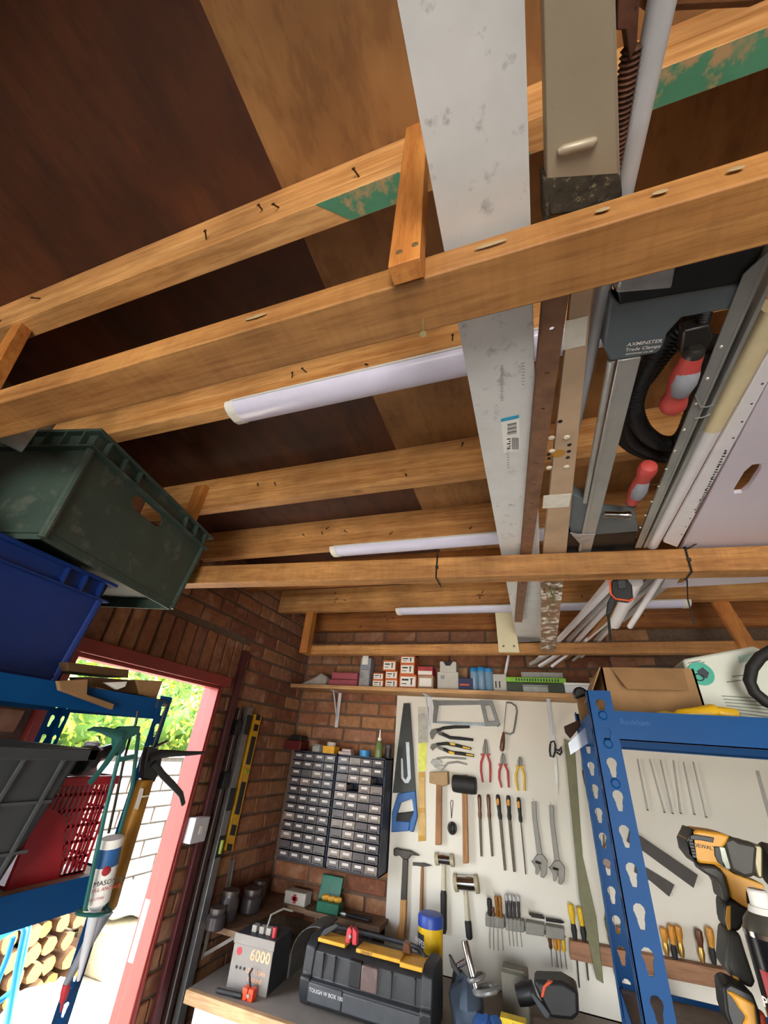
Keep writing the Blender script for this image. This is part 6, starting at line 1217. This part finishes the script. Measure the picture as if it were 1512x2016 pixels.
# garden wall of pale blocks
blk_m = brickmat('pale_stone', ['#7d776b', '#8c8476', '#6e675d', '#827b6e']); 
XW = -4.0; gw = MB().box((XW-.2, 2.0, 0), (XW-.02, 7.5, 1.50)).build('garden_wall', M('pale_mortar', '#5f5a52', .95)); gw['kind'] = 'structure'
PROs = {}
def stone(c, d):
    k = tuple(round(x, 3) for x in d)
    if k not in PROs:
        me = brick_proto('wall_stone', d, 5); me.materials[0] = blk_m; PROs[k] = me
    o = bpy.data.objects.new('wall_stone', PROs[k]); COL.objects.link(o); o.parent = gw; WL[o] = V(c); o.location = WL[o]
for j in range(10):
    y = 2.02 + (.22 if j % 2 else 0)
    while y < 6.8:
        stone((XW-.02, y+.22, .07+j*.14+.065), (.06, .425, .126)); y += .44
part(gw, 'coping', M('coping_stone', '#b5ada0', .9), lambda q: q.box((XW-.24, 2.0, 1.5), (XW+.03, 7.5, 1.545)), .004)
# planter trough on the near end of the wall
tag(MB().box((XW+.03, 2.3, 1.30), (XW+.14, 3.55, 1.42)).build('sign_board', M('weathered_sign', '#8fa3a8', .8, var=.2, scale=12), bev=.003), 'weathered pale blue board fixed along the garden wall', 'board')
# hedge
lv = [M('leaf_a', '#7d9a2e', .6, var=.3, scale=3), M('leaf_b', '#557a2c', .6, var=.3, scale=3), M('leaf_c', '#a8b23e', .6, var=.25, scale=3)]
t = thing('garden_hedge', 'sunlit yellow green hedge growing over the garden wall', 'hedge'); rn = random.Random(11)
def leaves(q, n, c, r):
    for i in range(n):
        d = V((rn.gauss(0, 1), rn.gauss(0, 1), rn.gauss(0, 1))).normalized(); p = V(c)+V((d.x*r[0], d.y*r[1], d.z*r[2]))*rn.uniform(.72, 1.02); s = rn.uniform(.03, .06)
        a = V((rn.gauss(0, 1), rn.gauss(0, 1), rn.gauss(0, 1))).normalized(); b = a.orthogonal().normalized(); e = b.cross(a)*.15
        q.add([p-a*s, p+b*s*.45+e*s, p+a*s, p-b*s*.45+e*s], [(0, 1, 2, 3)])
cl = [((XW-.7, 2.2+i*.62+rn.uniform(-.1, .1), 1.75+rn.uniform(-.05, .3)), (.45, .55, .5+.25*(i % 2))) for i in range(8)]
for c, r in cl: part(t, 'foliage_core', lv[1], lambda q: q.rings(lump(int(c[1]*10), c, (r[0]*.78, r[1]*.78, r[2]*.78))))
for k in range(3): 
    m = MB()
    for c, r in cl: leaves(m, 420, c, r)
    m.build('foliage', lv[k], t, smooth=False, kind='stuff')
part(t, 'stem', M('hedge_stem', '#4a3a28', .9), lambda q: [q.tube([(c[0], c[1], 0), (c[0], c[1], c[2])], .03, 6) for c, r in cl])
t = thing('conifer', 'blue green conifer standing behind the hedge', 'tree'); m = MB(); leaves(m, 1500, (XW-2.3, 6.6, 2.6), (.8, .8, 1.6)); m.build('foliage', M('leaf_conifer', '#3f7a5a', .6, var=.3), t, smooth=False, kind='stuff'); part(t, 'foliage_core', M('leaf_conifer'), lambda q: q.rings(lump(77, (XW-2.3, 6.6, 2.6), (.62, .62, 1.3)))); part(t, 'trunk', M('hedge_stem'), lambda q: q.lathe((XW-2.3, 6.6, 0), (XW-2.3, 6.6, 2.4), [(0, .1), (1, .05)], 8))
# log pile
bark = M('birch_bark', '#6f543a', .9, var=.3, scale=20, bmp=.5); ends = M('cut_wood', '#b07638', .8, var=.15, scale=30); lr_ = random.Random(5)
def log(c, r, L, lab, d=(1, 0, 0)):
    t = thing('firewood_log', lab, 'log', 'split logs in the pile'); c = V(c); d = V(d); e = c+d*L
    x, y = d.orthogonal().normalized(), d.cross(d.orthogonal().normalized()); ang = [k*math.pi/5+lr_.uniform(-.15, .15) for k in range(10)]; rd = [r*lr_.uniform(.8, 1.08) for _ in ang]
    part(t, 'bark', bark, lambda q: q.rings([[p+(x*math.cos(a)+y*math.sin(a))*k for a, k in zip(ang, rd)] for p in (c, e)], cap=False))
    part(t, 'cut_face', ends, lambda q: q.prism([e+(x*math.cos(a)+y*math.sin(a))*k*.97 for a, k in zip(ang, rd)], d*.004)); part(t, 'cut_face', ends, lambda q: q.prism([c+(x*math.cos(a)+y*math.sin(a))*k*.97 for a, k in zip(ang, rd)], -d*.004))
r0 = .062; k = 0
for row in range(5):
    for i in range(6 - row//2):
        log((XW+.03, 2.86+i*.132+(row % 2)*.066+lr_.uniform(-.01, .01), r0+row*.112), r0*lr_.uniform(.86, 1.04), lr_.uniform(.27, .33), 'split log with a pale cut end in the pile by the garden wall'); k += 1
# blue trolley outside
tro = M('sky_blue_frame', '#1f8fd0', .35, var=.05); t = thing('garden_trolley', 'bright blue tubular trolley frame standing outside the door', 'trolley')
S = PX(-2.5)
part(t, 'frame_tube', tro, lambda q: q.tube([*K8(S, (-90, 780), (0, 690), (120, 620), (190, 600), (205, 640), (150, 900)), *K8(S, (60, 1420)), *K8(S, (20, 1800))], .014, 10))
part(t, 'frame_tube', tro, lambda q: q.tube(K8(PX(-2.55), (240, 520), (190, 800), (100, 1200), (0, 1700)), .019, 10))
part(t, 'frame_tube', tro, lambda q: q.tube(K8(PX(-2.52), (110, 690), (60, 860), (-20, 1060), (-90, 1300)), .012, 10)); part(t, 'cross_tube', tro, lambda q: q.tube(K8(PX(-2.53), (-60, 1270), (110, 1130)), .012, 10))
# rubble sacks, sheet, planks
sk = M('white_sack', '#c4c2be', .7, var=.05, scale=10, bmp=.5)
for i, (c, r, lab) in enumerate((((-3.68, 4.0, .415), (.24, .34, .11), 'white rubble sack draped over the cream tub'), ((-3.33, 3.05, .1), (.2, .2, .1), 'white rubble sack on the paving below the logs'))):
    t = thing('rubble_sack', lab, 'sack'); part(t, 'sack', sk, lambda q: q.rings(lump(20+i, c, r, 18, 10, .3))); part(t, 'gathered_neck', sk, lambda q: q.rings(lump(30+i, V(c)+V((0, r[1]*.6, r[2]*.5)), (.07, .09, .06), 10, 6, .5)))
t = thing('builders_tub', 'cream plastic tub on the paving under the white sack', 'tub'); ct = M('cream_tub', '#c9c0a0', .6); part(t, 'tub', ct, lambda q: q.prism([(-3.88, 3.7, 0), (-3.5, 3.7, 0), (-3.46, 3.66, .285), (-3.9, 3.66, .285)], (0, .6, 0)), .02); part(t, 'rim', ct, lambda q: q.box((-3.92, 3.64, .28), (-3.44, 4.3, .3)), .006)
pw = wood('sun_bleached_plank', '#cdb08a', '#e2cba8', 'y', knots=False)
for i in range(6):
    x = -2.95+i*.14; a = V((x, 2.5, .016)); b = V((x+.04, 4.0-i*.12, .016))
    tag(MB().bar(a, b, .11, .03).build('timber_plank', pw, bev=.002), ('first', 'second', 'third', 'fourth', 'fifth', 'last')[i]+' bleached plank of the row on the paving, counted from the wall', 'plank', 'planks on the paving')
finalize()
